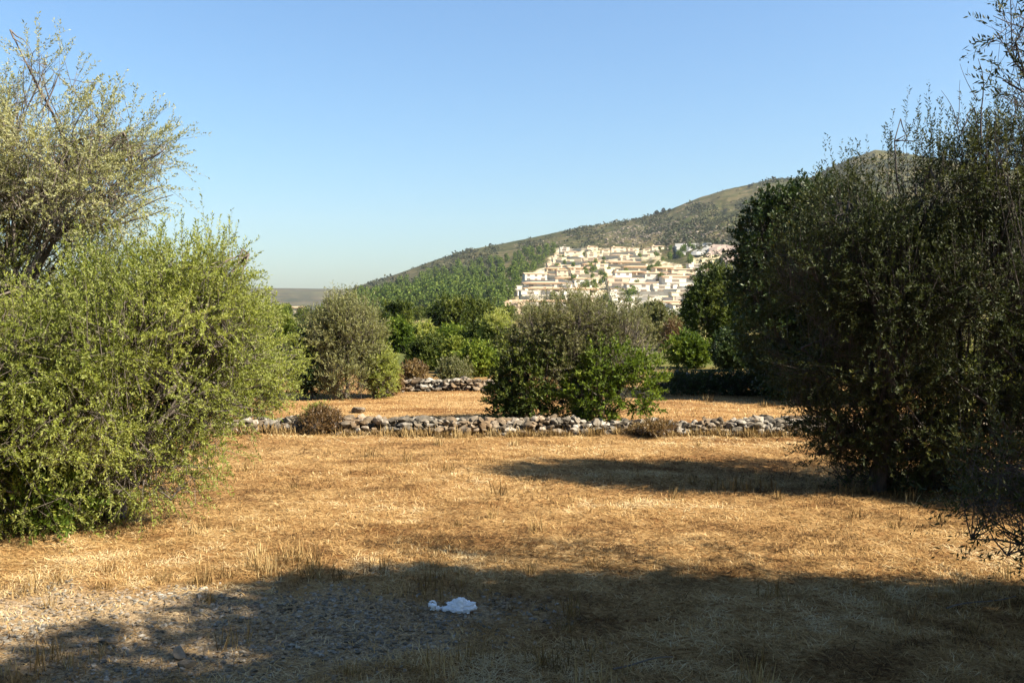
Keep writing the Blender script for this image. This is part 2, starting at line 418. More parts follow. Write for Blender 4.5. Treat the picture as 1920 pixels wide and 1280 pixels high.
def curve(a, b, n, bend, rng):
    a = np.array(a, float); b = np.array(b, float); t = np.linspace(0, 1, n)[:, None]
    L = np.linalg.norm(b - a)
    k1 = rng.normal(size=3) * bend * L; k2 = rng.normal(size=3) * bend * L * .4
    return a + (b - a) * t + k1 * np.sin(t * math.pi) + k2 * np.sin(t * 2 * math.pi)
def limbs(mb, base, lobes, sprig_p, sprig_l, r0, rng, fork=.35, nsub=14, stems=1, sides=8, lean=(0, 0)):
    base = np.array(base, float)
    cz = lobes[:, 2].min() * .5 + lobes[:, 2].mean() * .5
    order = np.argsort(lobes[:, 2])
    groups = [order[i::stems] for i in range(stems)]
    for gi, g in enumerate(groups):
        if len(g) == 0: continue
        b = base + np.array([rng.normal() * r0 * 1.8 * (stems > 1), rng.normal() * r0 * 1.8 * (stems > 1), 0])
        c = lobes[g, :3].mean(0)
        top = b + np.array([(c[0] - b[0]) * .3 + lean[0], (c[1] - b[1]) * .3 + lean[1], max(.25, (cz - b[2]) * fork * 2)])
        n = 7; tr = curve(b - np.array([0, 0, .15]), top, n, .06, rng)
        rr = r0 / math.sqrt(stems)
        tube(mb, tr, rr * np.linspace(1.25, .7, n), sides, .25, rng)
        for k in g:
            s = tr[rng.integers(n - 3, n)] if rng.random() < .7 else tr[n - 1]
            e = lobes[k, :3] + (lobes[k, :3] - c) * .2
            pth = curve(s, e, 7, .08, rng)
            wk = max(.3, lobes[k, 6]); tube(mb, pth, rr * wk * np.linspace(.55, .16, 7), 6, .15, rng)
            idx = np.nonzero(sprig_l == k)[0]
            if len(idx):
                for q in rng.choice(idx, min(nsub, len(idx)), replace=False):
                    st = pth[rng.integers(2, 7)]
                    pp = curve(st, sprig_p[q], 5, .09, rng)
                    tube(mb, pp, rr * math.sqrt(wk) * np.linspace(.14, .025, 5), 4)

def tree(name, base, lobes, mat, bark, label, cat='tree', group=None, n=2000, L=.28, K=20, ll=.05, lw=.012, r0=.12, stems=1,
         up=.5, hole=.0, hfreq=1.6, seed=1, shell=.45, nsub=14, twigs=True, fork=.35, spike=0, tvar=.5, twr=.0025, extra=None):
    root = empty(name, base, label, cat, group)
    rng = np.random.default_rng(seed + 100)
    crown = MB(); tw = MB(); br = MB()
    p, li = spray(crown, tw if twigs else None, lobes, n, L, K, ll, lw, up, hole, hfreq, seed, shell, tvar=tvar, spike=spike, twr=twr)
    limbs(br, base, lobes, p, li, r0, rng, fork, nsub, stems)
    if extra: extra(crown, tw, br, rng)
    crown.build('crown', mat, root, base)
    br.build('trunk', bark, root, base, smooth=True)
    if twigs: tw.build('twigs', bark, root, base)
    return root

# ---- left: tall pale olive, top thins out against the sky
yA = 7.9
LA = lobes_px([
    (38, 95, 50, 42, 0, .25, .55), (-30, 120, 60, 60, .1, .3, .7), (95, 150, 60, 45, 0, .3, .28), (150, 175, 50, 35, 0, .2, .25),
    (120, 265, 120, 70, 0, .6, 1), (20, 230, 110, 70, .2, .6, .6), (215, 255, 90, 60, 0, .4, .8), (275, 285, 62, 50, 0, .3, .42),
    (250, 340, 70, 45, 0, .3, .35), (140, 350, 140, 80, -.1, .7, 1), (-40, 330, 140, 110, .1, .8, 1), (60, 420, 150, 70, 0, .8, 1),
    (-160, 250, 150, 150, .3, .9, 1), (-150, 450, 160, 150, 0, .9, .9), (120, 520, 170, 90, .3, .7, .8)], yA)
def extraA(crown, tw, br, rng):
    for (a, b) in (((180, 430), (325, 365)), ((185, 425), (300, 350)), ((190, 432), (318, 388)), ((80, 210), (110, 140))):
        tube(br, curve(P(*a, yA), P(*b, yA), 6, .05, rng), np.linspace(.011, .003, 6), 4)
tree('olive_tree', (px2x(20, 7.9), 7.9, gz(px2x(20, 7.9), 7.9)), LA, M['olive_pale'], M['bark'],
     'tall pale grey-green olive tree with thin top, behind the green bushy olive on the left', n=5600, L=.32, K=31, ll=.030, lw=.0090,
     r0=.09, stems=2, up=.5, hole=.505, hfreq=2.6, seed=11, nsub=24, extra=extraA)
# ---- left: green bushy olive reaching the ground
yB = 7.5
LB = lobes_px([
    (60, 570, 170, 80, 0, .8, 1), (230, 555, 140, 72, .1, .8, 1), (350, 530, 90, 58, .2, .6, .9), (420, 515, 50, 52, .2, .4, .7), (40, 935, 120, 45, -.2, .6, .9), (160, 925, 80, 35, -.2, .5, .6),
    (400, 595, 74, 76, .1, .6, 1), (435, 655, 62, 70, .1, .5, .75), (260, 640, 160, 100, -.2, .8, 1), (90, 660, 170, 110, -.3, .9, 1),
    (370, 720, 100, 80, 0, .6, .9), (420, 760, 60, 50, 0, .4, .5), (230, 760, 150, 90, -.3, .8, 1), (60, 800, 170, 90, -.5, .8, 1),
    (340, 830, 85, 70, -.1, .5, .55), (240, 870, 90, 60, -.3, .5, .6), (90, 900, 120, 60, -.5, .6, .6), (-100, 640, 180, 170, 0, 1, 1),
    (-120, 850, 170, 120, -.2, 1, .8), (300, 900, 70, 40, -.3, .4, .3)], yB)
tree('olive_tree', (px2x(130, yB), yB, gz(px2x(130, yB), yB)), LB, M['olive_green'], M['bark'],
     'large yellow-green bushy olive at the left edge with branches down to the dry grass', n=9500, L=.27, K=34, ll=.029, lw=.0098,
     r0=.15, stems=3, up=.35, hole=.425, hfreq=2.2, seed=21, nsub=22, spike=.25)
# a fresher green shoot bush low at the left edge
LB2 = lobes_px([(40, 800, 90, 70, 0, .3, 1), (110, 740, 60, 50, 0, .3, .7), (-50, 760, 90, 90, 0, .4, 1), (60, 900, 60, 40, 0, .3, .6), (10, 965, 90, 30, 0, .3, .8), (100, 960, 60, 25, 0, .3, .5)], 7.0)
tree('mastic_bush', (px2x(30, 7.0), 7.0, gz(px2x(30, 7.0), 7.0)), LB2, M['bright'], M['bark'],
     'low fresh green bush at the left edge in front of the bushy olive', 'bush', n=850, L=.20, K=18, ll=.05, lw=.02, r0=.03, stems=3, up=.5, hole=.38, seed=25, nsub=6, twigs=False)
# ---- olive behind it
yC = 13.6
LC = lobes_px([(470, 640, 70, 70, 0, .6, 1), (515, 670, 45, 60, 0, .5, .9), (440, 720, 80, 60, 0, .6, 1), (500, 730, 45, 40, 0, .4, .8), (430, 620, 60, 60, .2, .5, .8), (390, 680, 80, 90, 0, .6, 1)], yC)
tree('olive_tree', (px2x(460, yC), yC, 0), LC, M['olive_green'], M['bark'],
     'rounded olive tree partly hidden behind the right side of the large bushy olive', n=2300, L=.26, K=18, ll=.055, lw=.015, r0=.09, stems=2, up=.4, hole=.3, seed=31, nsub=8, twr=.004)

# ---- right: big dark olive
yR = 9.0
LR = lobes_px([
    (1610, 420, 95, 75, 0, .7, 1), (1730, 360, 120, 85, 0, .8, 1), (1860, 350, 120, 100, 0, .9, 1), (1690, 290, 75, 36, 0, .4, .3), (1800, 275, 90, 38, 0, .5, .3), (1890, 250, 60, 40, 0, .5, .3),
    (1540, 520, 95, 90, 0, .7, 1), (1680, 540, 130, 110, -.1, .9, 1), (1840, 540, 140, 120, -.2, 1, 1),
    (1530, 650, 90, 80, 0, .7, 1), (1660, 680, 120, 100, -.1, .8, 1), (1820, 700, 130, 90, -.2, .9, .75), (1590, 790, 75, 70, 0, .6, .95), (1720, 810, 110, 75, -.1, .8, 1),
    (1850, 830, 110, 70, -.4, .8, .8), (2020, 480, 150, 210, 0, 1.1, 1), (2010, 780, 140, 150, -.2, 1, 1), (1680, 870, 100, 32, 0, .5, .9), (1600, 860, 60, 28, 0, .4, .5), (1790, 890, 90, 30, -.2, .4, .8), (1900, 900, 90, 40, -.3, .4, .7)], yR)
LR = np.concatenate([LR, lobes_px([(1525, 735, 45, 55, 0, .35, .7), (1560, 815, 45, 45, 0, .35, .7)], yR)]); LR[:, 4] *= .65
def extraR(crown, tw, br, rng):
    for (a, b, r) in (((1840, 260), (1834, 110), .008), ((1835, 190), (1800, 120), .004), ((1838, 170), (1860, 95), .004), ((1800, 250), (1765, 170), .005), ((1790, 240), (1800, 150), .004),
                      ((1950, 900), (1700, 760), .02), ((1900, 820), (1770, 690), .02), ((1960, 720), (1860, 640), .02)):
        tube(br, curve(P(*a, yR - .6), P(*b, yR - .6), 7, .06, rng), np.linspace(r, r * .3, 7), 5)
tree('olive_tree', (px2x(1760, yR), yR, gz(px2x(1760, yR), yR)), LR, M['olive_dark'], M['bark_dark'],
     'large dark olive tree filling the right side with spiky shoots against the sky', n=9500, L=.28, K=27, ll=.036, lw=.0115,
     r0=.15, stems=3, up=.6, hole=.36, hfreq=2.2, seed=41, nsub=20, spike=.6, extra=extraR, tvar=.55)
# nearer olive whose sprays hang into the right edge
yS = 5.4
LS = lobes_px([(1945, 50, 55, 55, 0, .3, .22), (1975, 170, 60, 60, 0, .3, .22), (2080, 260, 80, 110, 0, .4, .4), (1960, 860, 70, 70, 0, .4, .5),
               (1900, 960, 65, 40, -.1, .3, .6), (1845, 935, 55, 35, -.1, .3, .5), (1880, 880, 60, 40, 0, .3, .5), (1960, 1010, 60, 40, 0, .3, .4), (1870, 900, 50, 30, 0, .3, .3), (2060, 930, 110, 60, 0, .4, .6), (1905, 40, 45, 30, 0, .2, .25), (1915, 165, 45, 40, 0, .2, .25),
               (2180, 420, 60, 120, .2, .3, .3)], yS)
def extraS(crown, tw, br, rng):
    for (a, b, r) in (((2000, 260), (1880, 150), .012), ((1960, 60), (1862, 30), .006), ((1990, 120), (1850, 72), .004), ((1950, 180), (1885, 60), .006),
                      ((2050, 980), (1900, 950), .012)):
        tube(br, curve(P(*a, yS), P(*b, yS), 7, .05, rng), np.linspace(r, r * .3, 7), 5)
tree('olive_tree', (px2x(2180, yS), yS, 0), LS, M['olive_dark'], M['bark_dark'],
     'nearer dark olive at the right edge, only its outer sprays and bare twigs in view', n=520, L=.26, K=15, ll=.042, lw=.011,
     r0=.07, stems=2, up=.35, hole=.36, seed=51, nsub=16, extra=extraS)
# dense dark tree left of it
yT = 18.0
LT = lobes_px([(1440, 460, 55, 62, 0, .6, 1), (1470, 400, 60, 38, 0, .4, 1), (1420, 540, 42, 60, 0, .5, .9), (1530, 400, 80, 60, .1, .5, 1), (1500, 520, 90, 90, .2, .7, 1),
               (1440, 630, 50, 60, .1, .5, 1), (1480, 690, 60, 50, .1, .5, 1), (1600, 480, 100, 110, .4, .8, 1), (1560, 720, 90, 80, .3, .7, 1)], yT)
LT[:, 4] *= 1.4
tree('carob_tree', (px2x(1490, yT), yT, 0), LT, M['carob'], M['bark_dark'],
     'dense dark green carob tree just left of the large dark olive on the right', n=5600, L=.26, K=18, ll=.075, lw=.034, r0=.15, stems=2, up=.3, hole=.30, seed=61, nsub=10, shell=.35, twr=.004)

# ---- centre: dusty olive and the greener bushes round its foot
yM = 14.3
LM = lobes_px([(1010, 630, 48, 44, 0, .5, 1), (1085, 608, 60, 44, 0, .6, 1), (1120, 580, 42, 28, 0, .4, .6), (1165, 628, 56, 40, 0, .6, .9), (1200, 660, 38, 38, 0, .4, .6),
               (1060, 670, 80, 60, 0, .6, 1), (1150, 680, 70, 50, 0, .5, .8), (975, 620, 30, 30, 0, .3, .5)], yM)
tree('olive_tree', (px2x(1080, yM), yM, gz(px2x(1080, yM), yM)), LM, M['twiggy'], M['bark'],
     'dusty brown-green olive in the middle, standing behind the front stone wall', n=3000, L=.26, K=17, ll=.05, lw=.012, r0=.10, stems=3, up=.6, hole=.41, hfreq=2.6, seed=71, nsub=18, twr=.004, spike=.4)
LM2 = lobes_px([(1120, 735, 62, 38, 0, .45, 1), (1185, 725, 45, 42, 0, .4, .9), (1075, 745, 38, 32, 0, .3, .8), (1150, 690, 55, 35, 0, .35, .8), (1215, 700, 26, 35, .1, .3, .5), (1130, 768, 60, 16, -.1, .3, .6), (1195, 762, 40, 18, 0, .3, .6)], yM - .5)
tree('mastic_bush', (px2x(1140, yM - .5), yM - .5, gz(px2x(1140, yM - .5), yM - .5)), LM2, M['bright'], M['bark'],
     'bright green leafy bush at the right foot of the dusty olive in the middle', 'bush', n=900, L=.19, K=16, ll=.055, lw=.026, r0=.04, stems=4, up=.5, hole=.4, hfreq=3, spike=.3, seed=75, nsub=6, twr=.004)
LM3 = lobes_px([(985, 720, 50, 62, 0, .45, 1), (1025, 700, 40, 50, 0, .4, .9), (950, 745, 30, 36, 0, .3, .7), (1010, 760, 45, 26, -.1, .3, .6), (960, 665, 30, 35, .1, .3, .5)], yM - .3)
tree('mastic_bush', (px2x(985, yM - .3), yM - .3, gz(px2x(985, yM - .3), yM - .3)), LM3, M['mid'], M['bark_dark'],
     'dark green bush at the shaded left foot of the dusty olive in the middle', 'bush', n=1000, L=.2, K=16, ll=.055, lw=.024, r0=.04, stems=4, up=.5, hole=.42, hfreq=3, spike=.3, seed=77, nsub=6, twr=.004)

# ---- middle distance
def blob_lobes(px, ytop, w, y, ybot=None, seed=0, nl=8):
    rng = np.random.default_rng(seed + 500)
    top = EYE + (YH - ytop) / F * y
    bot = 0.05 if ybot is None else EYE + (YH - ybot) / F * y
    W = w / F * y / 2; Hh = (top - bot); cx = px2x(px, y); r = []
    for i in range(nl):
        a = rng.random() * 6.28; k = math.sqrt(rng.random()) * .62
        zc = bot + Hh * (.22 + .58 * rng.random()); sh = 1 - .5 * max(0, (zc - bot) / Hh - .5) * 2
        s = .34 + .22 * rng.random()
        r.append([cx + math.cos(a) * k * W * sh, y + math.sin(a) * k * W * sh, zc, s * W, s * W, min(s * Hh * .62, top - zc + .02), 1])
    r.append([cx, y, top - .26 * Hh, .42 * W, .42 * W, .26 * Hh, .9])
    r.append([cx, y, bot + .4 * Hh, .8 * W, .8 * W, .36 * Hh, 1])
    return np.array(r)
LP = lobes_px([(642, 602, 34, 34, 0, .45, .8), (615, 640, 42, 46, 0, .5, 1), (668, 630, 44, 48, 0, .5, 1), (645, 692, 48, 42, -.1, .5, 1), (618, 700, 26, 34, .1, .3, .7), (650, 725, 40, 22, -.1, .35, .7)], 18.4)
tree('olive_tree', (px2x(640, 18.4), 18.4, 0), LP, M['olive_soft'], M['bark'], 'pale dusty olive in the second field left of the middle, leaves almost to the ground', n=2600, L=.30, K=16, ll=.06, lw=.016,
     r0=.05, stems=2, up=.9, hole=.34, hfreq=2.2, seed=91, nsub=8, twr=.005, spike=.4)
MIDS = [
 # name, px, ytop, w, y, ybot, mat, n, leaf, label, category, trunk radius
 ('mastic_bush', 580, 624, 66, 18.2, None, 'carob', 1100, .06, 'dark green bush at the left side of the pale olive in the second field', 'bush', .04),
 ('olive_tree', 706, 642, 80, 18.6, None, 'olive_green', 1500, .055, 'small dull green olive at the right side of the pale olive in the second field', 'tree', .06),
 ('dry_shrub', 735, 700, 36, 18.9, None, 'rust', 400, .05, 'orange-brown dry shrub beside the left end of the rear stone wall', 'bush', .02),
 ('almond_tree', 522, 588, 84, 31, None, 'vine', 1300, .09, 'light green tree between the large bushy olive and the pale olive', 'tree', .08),
 ('carob_tree', 738, 570, 74, 62, None, 'mid', 900, .20, 'dark green round tree below the pine slope, above the bright green one', 'tree', .15),
 ('almond_tree', 745, 606, 66, 38, None, 'bright', 900, .12, 'bright green tree right of the pale olive in the second field', 'tree', .10),
 ('carob_tree', 868, 566, 140, 72, None, 'mid', 1800, .22, 'wide dark green tree in the valley below the village edge', 'tree', .2),
  ('carob_tree', 905, 606, 92, 44, None, 'mid', 1100, .14, 'dark bushy tree left of the dusty olive, in front of the wide dark green tree', 'tree', .1),
 ('mastic_bush', 790, 612, 62, 40, None, 'olive_green', 700, .12, 'grey-green bush behind the blue-green rounded bush', 'bush', .05),
 ('mastic_bush', 852, 618, 74, 47, None, 'bright', 800, .13, 'green bush between the grey-green bush and the dark bushy tree', 'bush', .05),
 ('mastic_bush', 800, 633, 78, 27, None, 'mid', 1100, .08, 'blue-green rounded bush behind the left half of the rear stone wall', 'bush', .04),
 ('mastic_bush', 848, 640, 60, 25.5, None, 'vine', 800, .08, 'yellow-green bush in the middle of the bushes behind the rear stone wall', 'bush', .04),
 ('mastic_bush', 896, 652, 84, 24.2, None, 'bright', 950, .075, 'fresh green low bush behind the right end of the rear stone wall', 'bush', .04),
 ('olive_tree', 938, 586, 74, 31, None, 'olive_green', 1100, .09, 'grey-green olive just left of the dusty olive in the middle', 'tree', .09),
 ('dry_shrub', 778, 686, 54, 22.6, None, 'rust', 400, .06, 'low rusty shrub right behind the left end of the rear stone wall', 'bush', .02),
 ('dry_shrub', 850, 686, 76, 22.3, None, 'twiggy', 500, .06, 'low dusty shrub right behind the middle of the rear stone wall', 'bush', .02),
 ('aleppo_pine', 1335, 497, 128, 40, 640, 'mid', 3400, .12, 'dark rounded pine below the village beside the carob on the right', 'tree', .14),
 ('reed_clump', 1292, 634, 92, 28, None, 'bright', 1300, .10, 'bright green reed clump under the rounded pine on the right', 'bush', .03),
 ('mastic_bush', 1372, 628, 74, 26.5, None, 'carob', 1300, .08, 'dark bush between the bright reed clump and the carob on the right', 'bush', .04),
 ('dry_shrub', 1232, 572, 84, 44, None, 'twiggy', 900, .13, 'brownish shrub right of the dusty olive, just below the village', 'bush', .05),
 ('olive_tree', 1262, 600, 60, 33, None, 'rust', 500, .08, 'rusty brown small tree between the dusty olive and the rounded pine', 'tree', .05),
 ('carob_tree', 300, 575, 190, 30, None, 'mid', 1200, .1, 'dark tree glimpsed through the left half of the large bushy olive', 'tree', .1),
 ('carob_tree', 60, 560, 260, 34, None, 'mid', 1500, .11, 'dark tree behind the tall pale olive at the left edge', 'tree', .1),
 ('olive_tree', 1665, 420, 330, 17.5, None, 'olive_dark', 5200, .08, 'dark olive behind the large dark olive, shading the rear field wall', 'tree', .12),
 ('carob_tree', 1480, 585, 150, 21, None, 'carob', 1800, .075, 'dark tree behind the carob, above the right end of the rear wall', 'tree', .1),
 ('olive_tree', 1890, 610, 200, 14.5, None, 'olive_green', 1500, .06, 'sunlit green olive seen through gaps of the large dark olive', 'tree', .1),
]
for i, (nm, px, yt, w, y, yb, mt, n, lf, lab, cat, r0) in enumerate(MIDS):
    lb = blob_lobes(px, yt, w, y, yb, i)
    b = (px2x(px, y), y, gz(px2x(px, y), y))
    up = .9 if nm in ('reed_clump', 'olive_tree') else .45
    tree(nm, b, lb, M[mt], M['bark'], lab, cat, n=n, L=.075 * w / F * y + .1, K=16, ll=lf, lw=lf * (.26 if nm == 'olive_tree' else .4), r0=r0, stems=1 if yb else 3,
         up=up, spike=.3, hole=.36, hfreq=3.2 / (w / F * y), seed=200 + i * 7, nsub=5, twigs=y < 20, twr=.004, shell=.4, tvar=.8, fork=.3)

# ---------------------------------------------------------------- far trees, shared meshes, one object each
def small_tree_mesh(name, seed, h, w, n, leaf, mat, conical):
    rng = np.random.default_rng(seed); mb = MB(); lb = []
    for i in range(7):
        k = (i + .5) / 7; z = h * (.25 + .68 * k)
        s = w * (.5 * (1 - k) ** .6 + .12 if conical else .42 * math.sin(math.pi * (.25 + .65 * k)))
        a = rng.random() * 6.28; d = s * .45
        lb.append([math.cos(a) * d, math.sin(a) * d, z, s, s, h * .13, 1])
    spray(mb, None, np.array(lb), n, .5, 4, leaf, leaf * .55, .6, .2, .5, seed, .5, floor=-1, tvar=.9)
    tube(mb, [[0, 0, -1.5], [.1, 0, h * .3], [0, .1, h * .8]], [h * .035, h * .025, h * .01], 5, mi_ if False else 0) if False else None
    t = MB(); tube(t, [[0, 0, -1.5], [.1, 0, h * .3], [0, .1, h * .8]], [h * .035, h * .025, h * .01], 5)
    mb.add(t.v[0], t.ix[0].reshape(-1, 4), 0, 1)
    o = mb.build(name, [mat, M['bark']])
    return o
def plant_copies(protos, pts, scales, name, label_fn, cat, group, rng):
    used = set()
    for i, (p, s) in enumerate(zip(pts, scales)):
        k = int(rng.integers(len(protos))); o = protos[k]
        if k in used:
            o = protos[k].copy(); col.objects.link(o)
        used.add(k)
        o.location = p; o.scale = (s * (.85 + .3 * rng.random()), s * (.85 + .3 * rng.random()), s); o.rotation_euler = (0, 0, rng.random() * 6.28)
        props(o, label_fn(i, p), cat, group)
    for k, o in enumerate(protos):
        if k not in used: bpy.data.objects.remove(o)
rng = np.random.default_rng(5)
pines = [small_tree_mesh('pine_tree', 900 + k, 8.6, 4.0 + .4 * (k % 3), 260, .8, M['pine'], k % 2 == 0) for k in range(6)]
pts = []
while len(pts) < 185:
    px = rng.uniform(664, 1040); top = np.interp(px, [664, 700, 800, 900, 1000, 1040], [557, 546, 517, 492, 470, 466]) + 5
    bot = np.interp(px, [660, 940, 975, 1040], [590, 588, 535, 478])
    if bot <= top: continue
    py = rng.uniform(top, bot)
    if any(abs(px - q[0]) < 10 and abs(py - q[1]) < 5.2 for q in pts): continue
    pts.append((px, py))
pts.sort(key=lambda q: q[1])
pw = hill_pt(*np.array(pts).T)
plant_copies(pines, pw, .75 + .5 * rng.random(len(pts)), 'pine_tree', lambda i, p: 'small green pine among the many pines on the slope left of the village', 'pine tree', 'pines on the hillside left of the village', rng)
# trees among the houses and on the slope right of it
vpines = [small_tree_mesh('garden_tree', 950 + k, 5.0, 3.0, 170, .6, M['pine'], False) for k in range(3)]
gp = []
for (x0, x1, y0, y1, n) in ((1068, 1145, 490, 575, 30), (1230, 1300, 470, 498, 22), (1040, 1140, 478, 505, 9), (1215, 1290, 500, 515, 6), (985, 1300, 560, 588, 12), (1150, 1290, 480, 560, 9)):
    for k in range(n): gp.append((rng.uniform(x0, x1), rng.uniform(y0, y1)))
gw = hill_pt(*np.array(gp).T)
plant_copies(vpines, gw, .6 + .5 * rng.random(len(gp)), 'garden_tree', lambda i, p: 'small garden tree growing between the houses of the hillside village', 'tree', 'garden trees in the hillside village', rng)
# valley trees in a belt before the hill
vt = [small_tree_mesh('valley_tree', 970 + k, 4.2, 3.6, 260, .42, M[m_], False) for k, m_ in enumerate(('mid', 'vine', 'olive_green', 'mid'))]
vp, vs = [], []
for k in range(80):
    px = rng.uniform(430, 1420); y = rng.choice([110, 140, 180, 240, 310]) * rng.uniform(.9, 1.15)
    vp.append((px2x(px, y), y, -.05)); vs.append((EYE + rng.uniform(3, 17) / F * y) / 4.4)
plant_copies(vt, vp, vs, 'valley_tree', lambda i, p: 'rounded tree in the far belt of orchard trees at the foot of the hill', 'tree', 'orchard trees at the foot of the hill', rng)
# skyline trees
sk = [small_tree_mesh('ridge_tree', 990 + k, 7, 5, 160, .9, M['scrub'], False) for k in range(2)]
sp = hill_pt([1232, 1243, 1256, 1405, 1410, 668, 676], [404, 401, 399, 352, 350, 548, 547])
SKL = ['leftmost of the three dark trees close together on the skyline ridge', 'middle and tallest of the three dark trees on the skyline ridge', 'rightmost of the three dark trees on the skyline ridge', 'small dark tree on the skyline ridge near the large dark olive, left one of two', 'small dark tree on the skyline ridge near the large dark olive, right one of two', 'dark tree at the left foot of the ridge where the hill begins', 'second dark tree from the left foot of the ridge']
plant_copies(sk, sp, [1, 1.1, .8, .7, .6, 1.2, 1.0], 'ridge_tree', lambda i, p: SKL[i], 'tree', 'trees on the skyline ridge', rng)

# scrub that covers the upper hill: uncountable
def scrub():
    rng = np.random.default_rng(8); N = 24000
    px = rng.uniform(650, 1760, N); T = np.interp(px, rx_, ry_)
    py = T + (590 - T) * rng.random(N) ** 1.25
    keep = ~((px > 935) & (px < 1310) & (py > 468))
    px, py = px[keep], py[keep]
    dens = fbm(px, py * 2.2, .022, 61, 4); keep = rng.random(len(px)) < np.clip((dens - .42) * 7, .03, 1)
    px, py = px[keep], py[keep]; p = hill_pt(px, py); n = len(p); K = 9
    s = rng.uniform(.6, 1.5, n) + 1.6 * rng.random(n) ** 5
    c = p[:, None] + rng.normal(size=(n, K, 3)) * (s[:, None, None] * np.array([.9, .9, .45])) + np.array([0, 0, .6]) * s[:, None, None]
    a = nrm(rng.normal(size=(n, K, 3))); b = nrm(np.cross(a, rng.normal(size=(n, K, 3))))
    h = (s[:, None] * rng.uniform(.4, .8, (n, K)))[..., None]
    v = np.stack([c - a * h, c - b * h * .8, c + a * h, c + b * h * .8], 2).reshape(-1, 3)
    mb = MB(); mb.add(v, np.arange(n * K * 4).reshape(-1, 4), np.clip(np.repeat(.25 + .5 * fbm(px, py, .03, 66) + rng.normal(size=n) * .15, K), 0, 1))
    props(mb.build('hillside_scrub', M['scrub']), 'dark low scrub covering the slopes of the hill', 'scrub', kind='stuff')
scrub()
def rock_shape(rng, sub=2):
    import bmesh
    bm = bmesh.new(); bmesh.ops.create_icosphere(bm, subdivisions=sub, radius=1)
    v = np.array([q.co[:] for q in bm.verts]); f = np.array([[q.index for q in fc.verts] for fc in bm.faces]); bm.free()
    for k in range(11):
        d = nrm(rng.normal(size=3)); c = rng.uniform(.38, .72)
        ex = v @ d - c; v = v - np.where(ex > 0, ex, 0)[:, None] * d * .98
    v = v * (1 + .16 * (vn(v * 2.1 + rng.random(3) * 50, 3) - .5))[:, None]
    return v, f
_r = np.random.default_rng(77)
ROCKS = [rock_shape(_r) for _ in range(14)]
ROCKS_LO = [rock_shape(_r, 1) for _ in range(8)]
def put_rock(mb, c, s, rng, lo=False, tint=None):
    v, f = (ROCKS_LO if lo else ROCKS)[rng.integers(8)]
    a = rng.random() * 6.28; ca, sa = math.cos(a), math.sin(a)
    R = np.array([[ca, -sa, 0], [sa, ca, 0], [0, 0, 1]])
    t = rng.normal(size=2) * .35; Rx = np.array([[1, 0, 0], [0, math.cos(t[0]), -math.sin(t[0])], [0, math.sin(t[0]), math.cos(t[0])]])
    w = (v * np.asarray(s)) @ Rx.T @ R.T + np.asarray(c)
    mb.add(w, f, rng.random() if tint is None else tint)
mb = MB(); rng = np.random.default_rng(12)
for k in range(1900):
    px = rng.normal(1250, 75) if rng.random() < .75 else rng.uniform(960, 1500)
    ty = float(np.interp(px, rx_, ry_)); py = rng.normal(440, 12) if 1060 < px < 1420 and rng.random() < .8 else rng.uniform(ty + 4, min(ty + 70, 470))
    if py < ty + 3: continue
    c = hill_pt(px, py)[0]; s = rng.uniform(.5, 1.3) + 1.6 * rng.random() ** 4
    put_rock(mb, c, (s * 1.5, s, s * .75), rng, True, .3 + .5 * rng.random())
props(mb.build('rock_outcrops', M['stone']), 'pale grey rock outcrops scattered over the upper hill', 'rocks', kind='stuff')

# ---------------------------------------------------------------- village
def plaster(name, c):
    m, n, l, out = newmat(name)
    g = n.new("ShaderNodeNewGeometry"); oi = n.new("ShaderNodeObjectInfo")
    f = noise(n, l, .6, 5, .6, g.outputs['Position'])
    cc = mixc(n, l, 1.0, ramp(n, l, f, [(.3, sc3(c, .82)), (.7, c)]), ramp(n, l, oi.outputs['Random'], [(0, (.86, .83, .78)), (1, (1, 1, 1))]), 'MULTIPLY')
    pb = n.new("ShaderNodeBsdfPrincipled"); l.new(alb(n, l, cc, .80), pb.inputs['Base Color']); pb.inputs['Roughness'].default_value = .9
    l.new(pb.outputs[0], out.inputs[0]); return m
M['white'] = plaster('white_render', (.80, .74, .62)); M['cream'] = plaster('cream_render', (.82, .71, .50)); M['tan'] = plaster('tan_render', (.74, .58, .42))
M['tile'] = plaster('terracotta_tile', (.60, .41, .25)); M['grey_white'] = plaster('grey_concrete', (.46, .45, .40)); M['cut'] = plaster('cut_rock', (.34, .25, .19))
M['yellow_cut'] = plaster('yellow_cut_rock', (.60, .50, .28))
m, n, l, out = newmat('window_glass'); pb = n.new("ShaderNodeBsdfPrincipled"); pb.inputs['Base Color'].default_value = (.16, .13, .10, 1); pb.inputs['Roughness'].default_value = .25; l.new(pb.outputs[0], out.inputs[0]); M['glass'] = m
m, n, l, out = newmat('shutter_wood'); pb = n.new("ShaderNodeBsdfPrincipled"); pb.inputs['Base Color'].default_value = (.22, .15, .09, 1); pb.inputs['Roughness'].default_value = .7; l.new(pb.outputs[0], out.inputs[0]); M['shutter'] = m

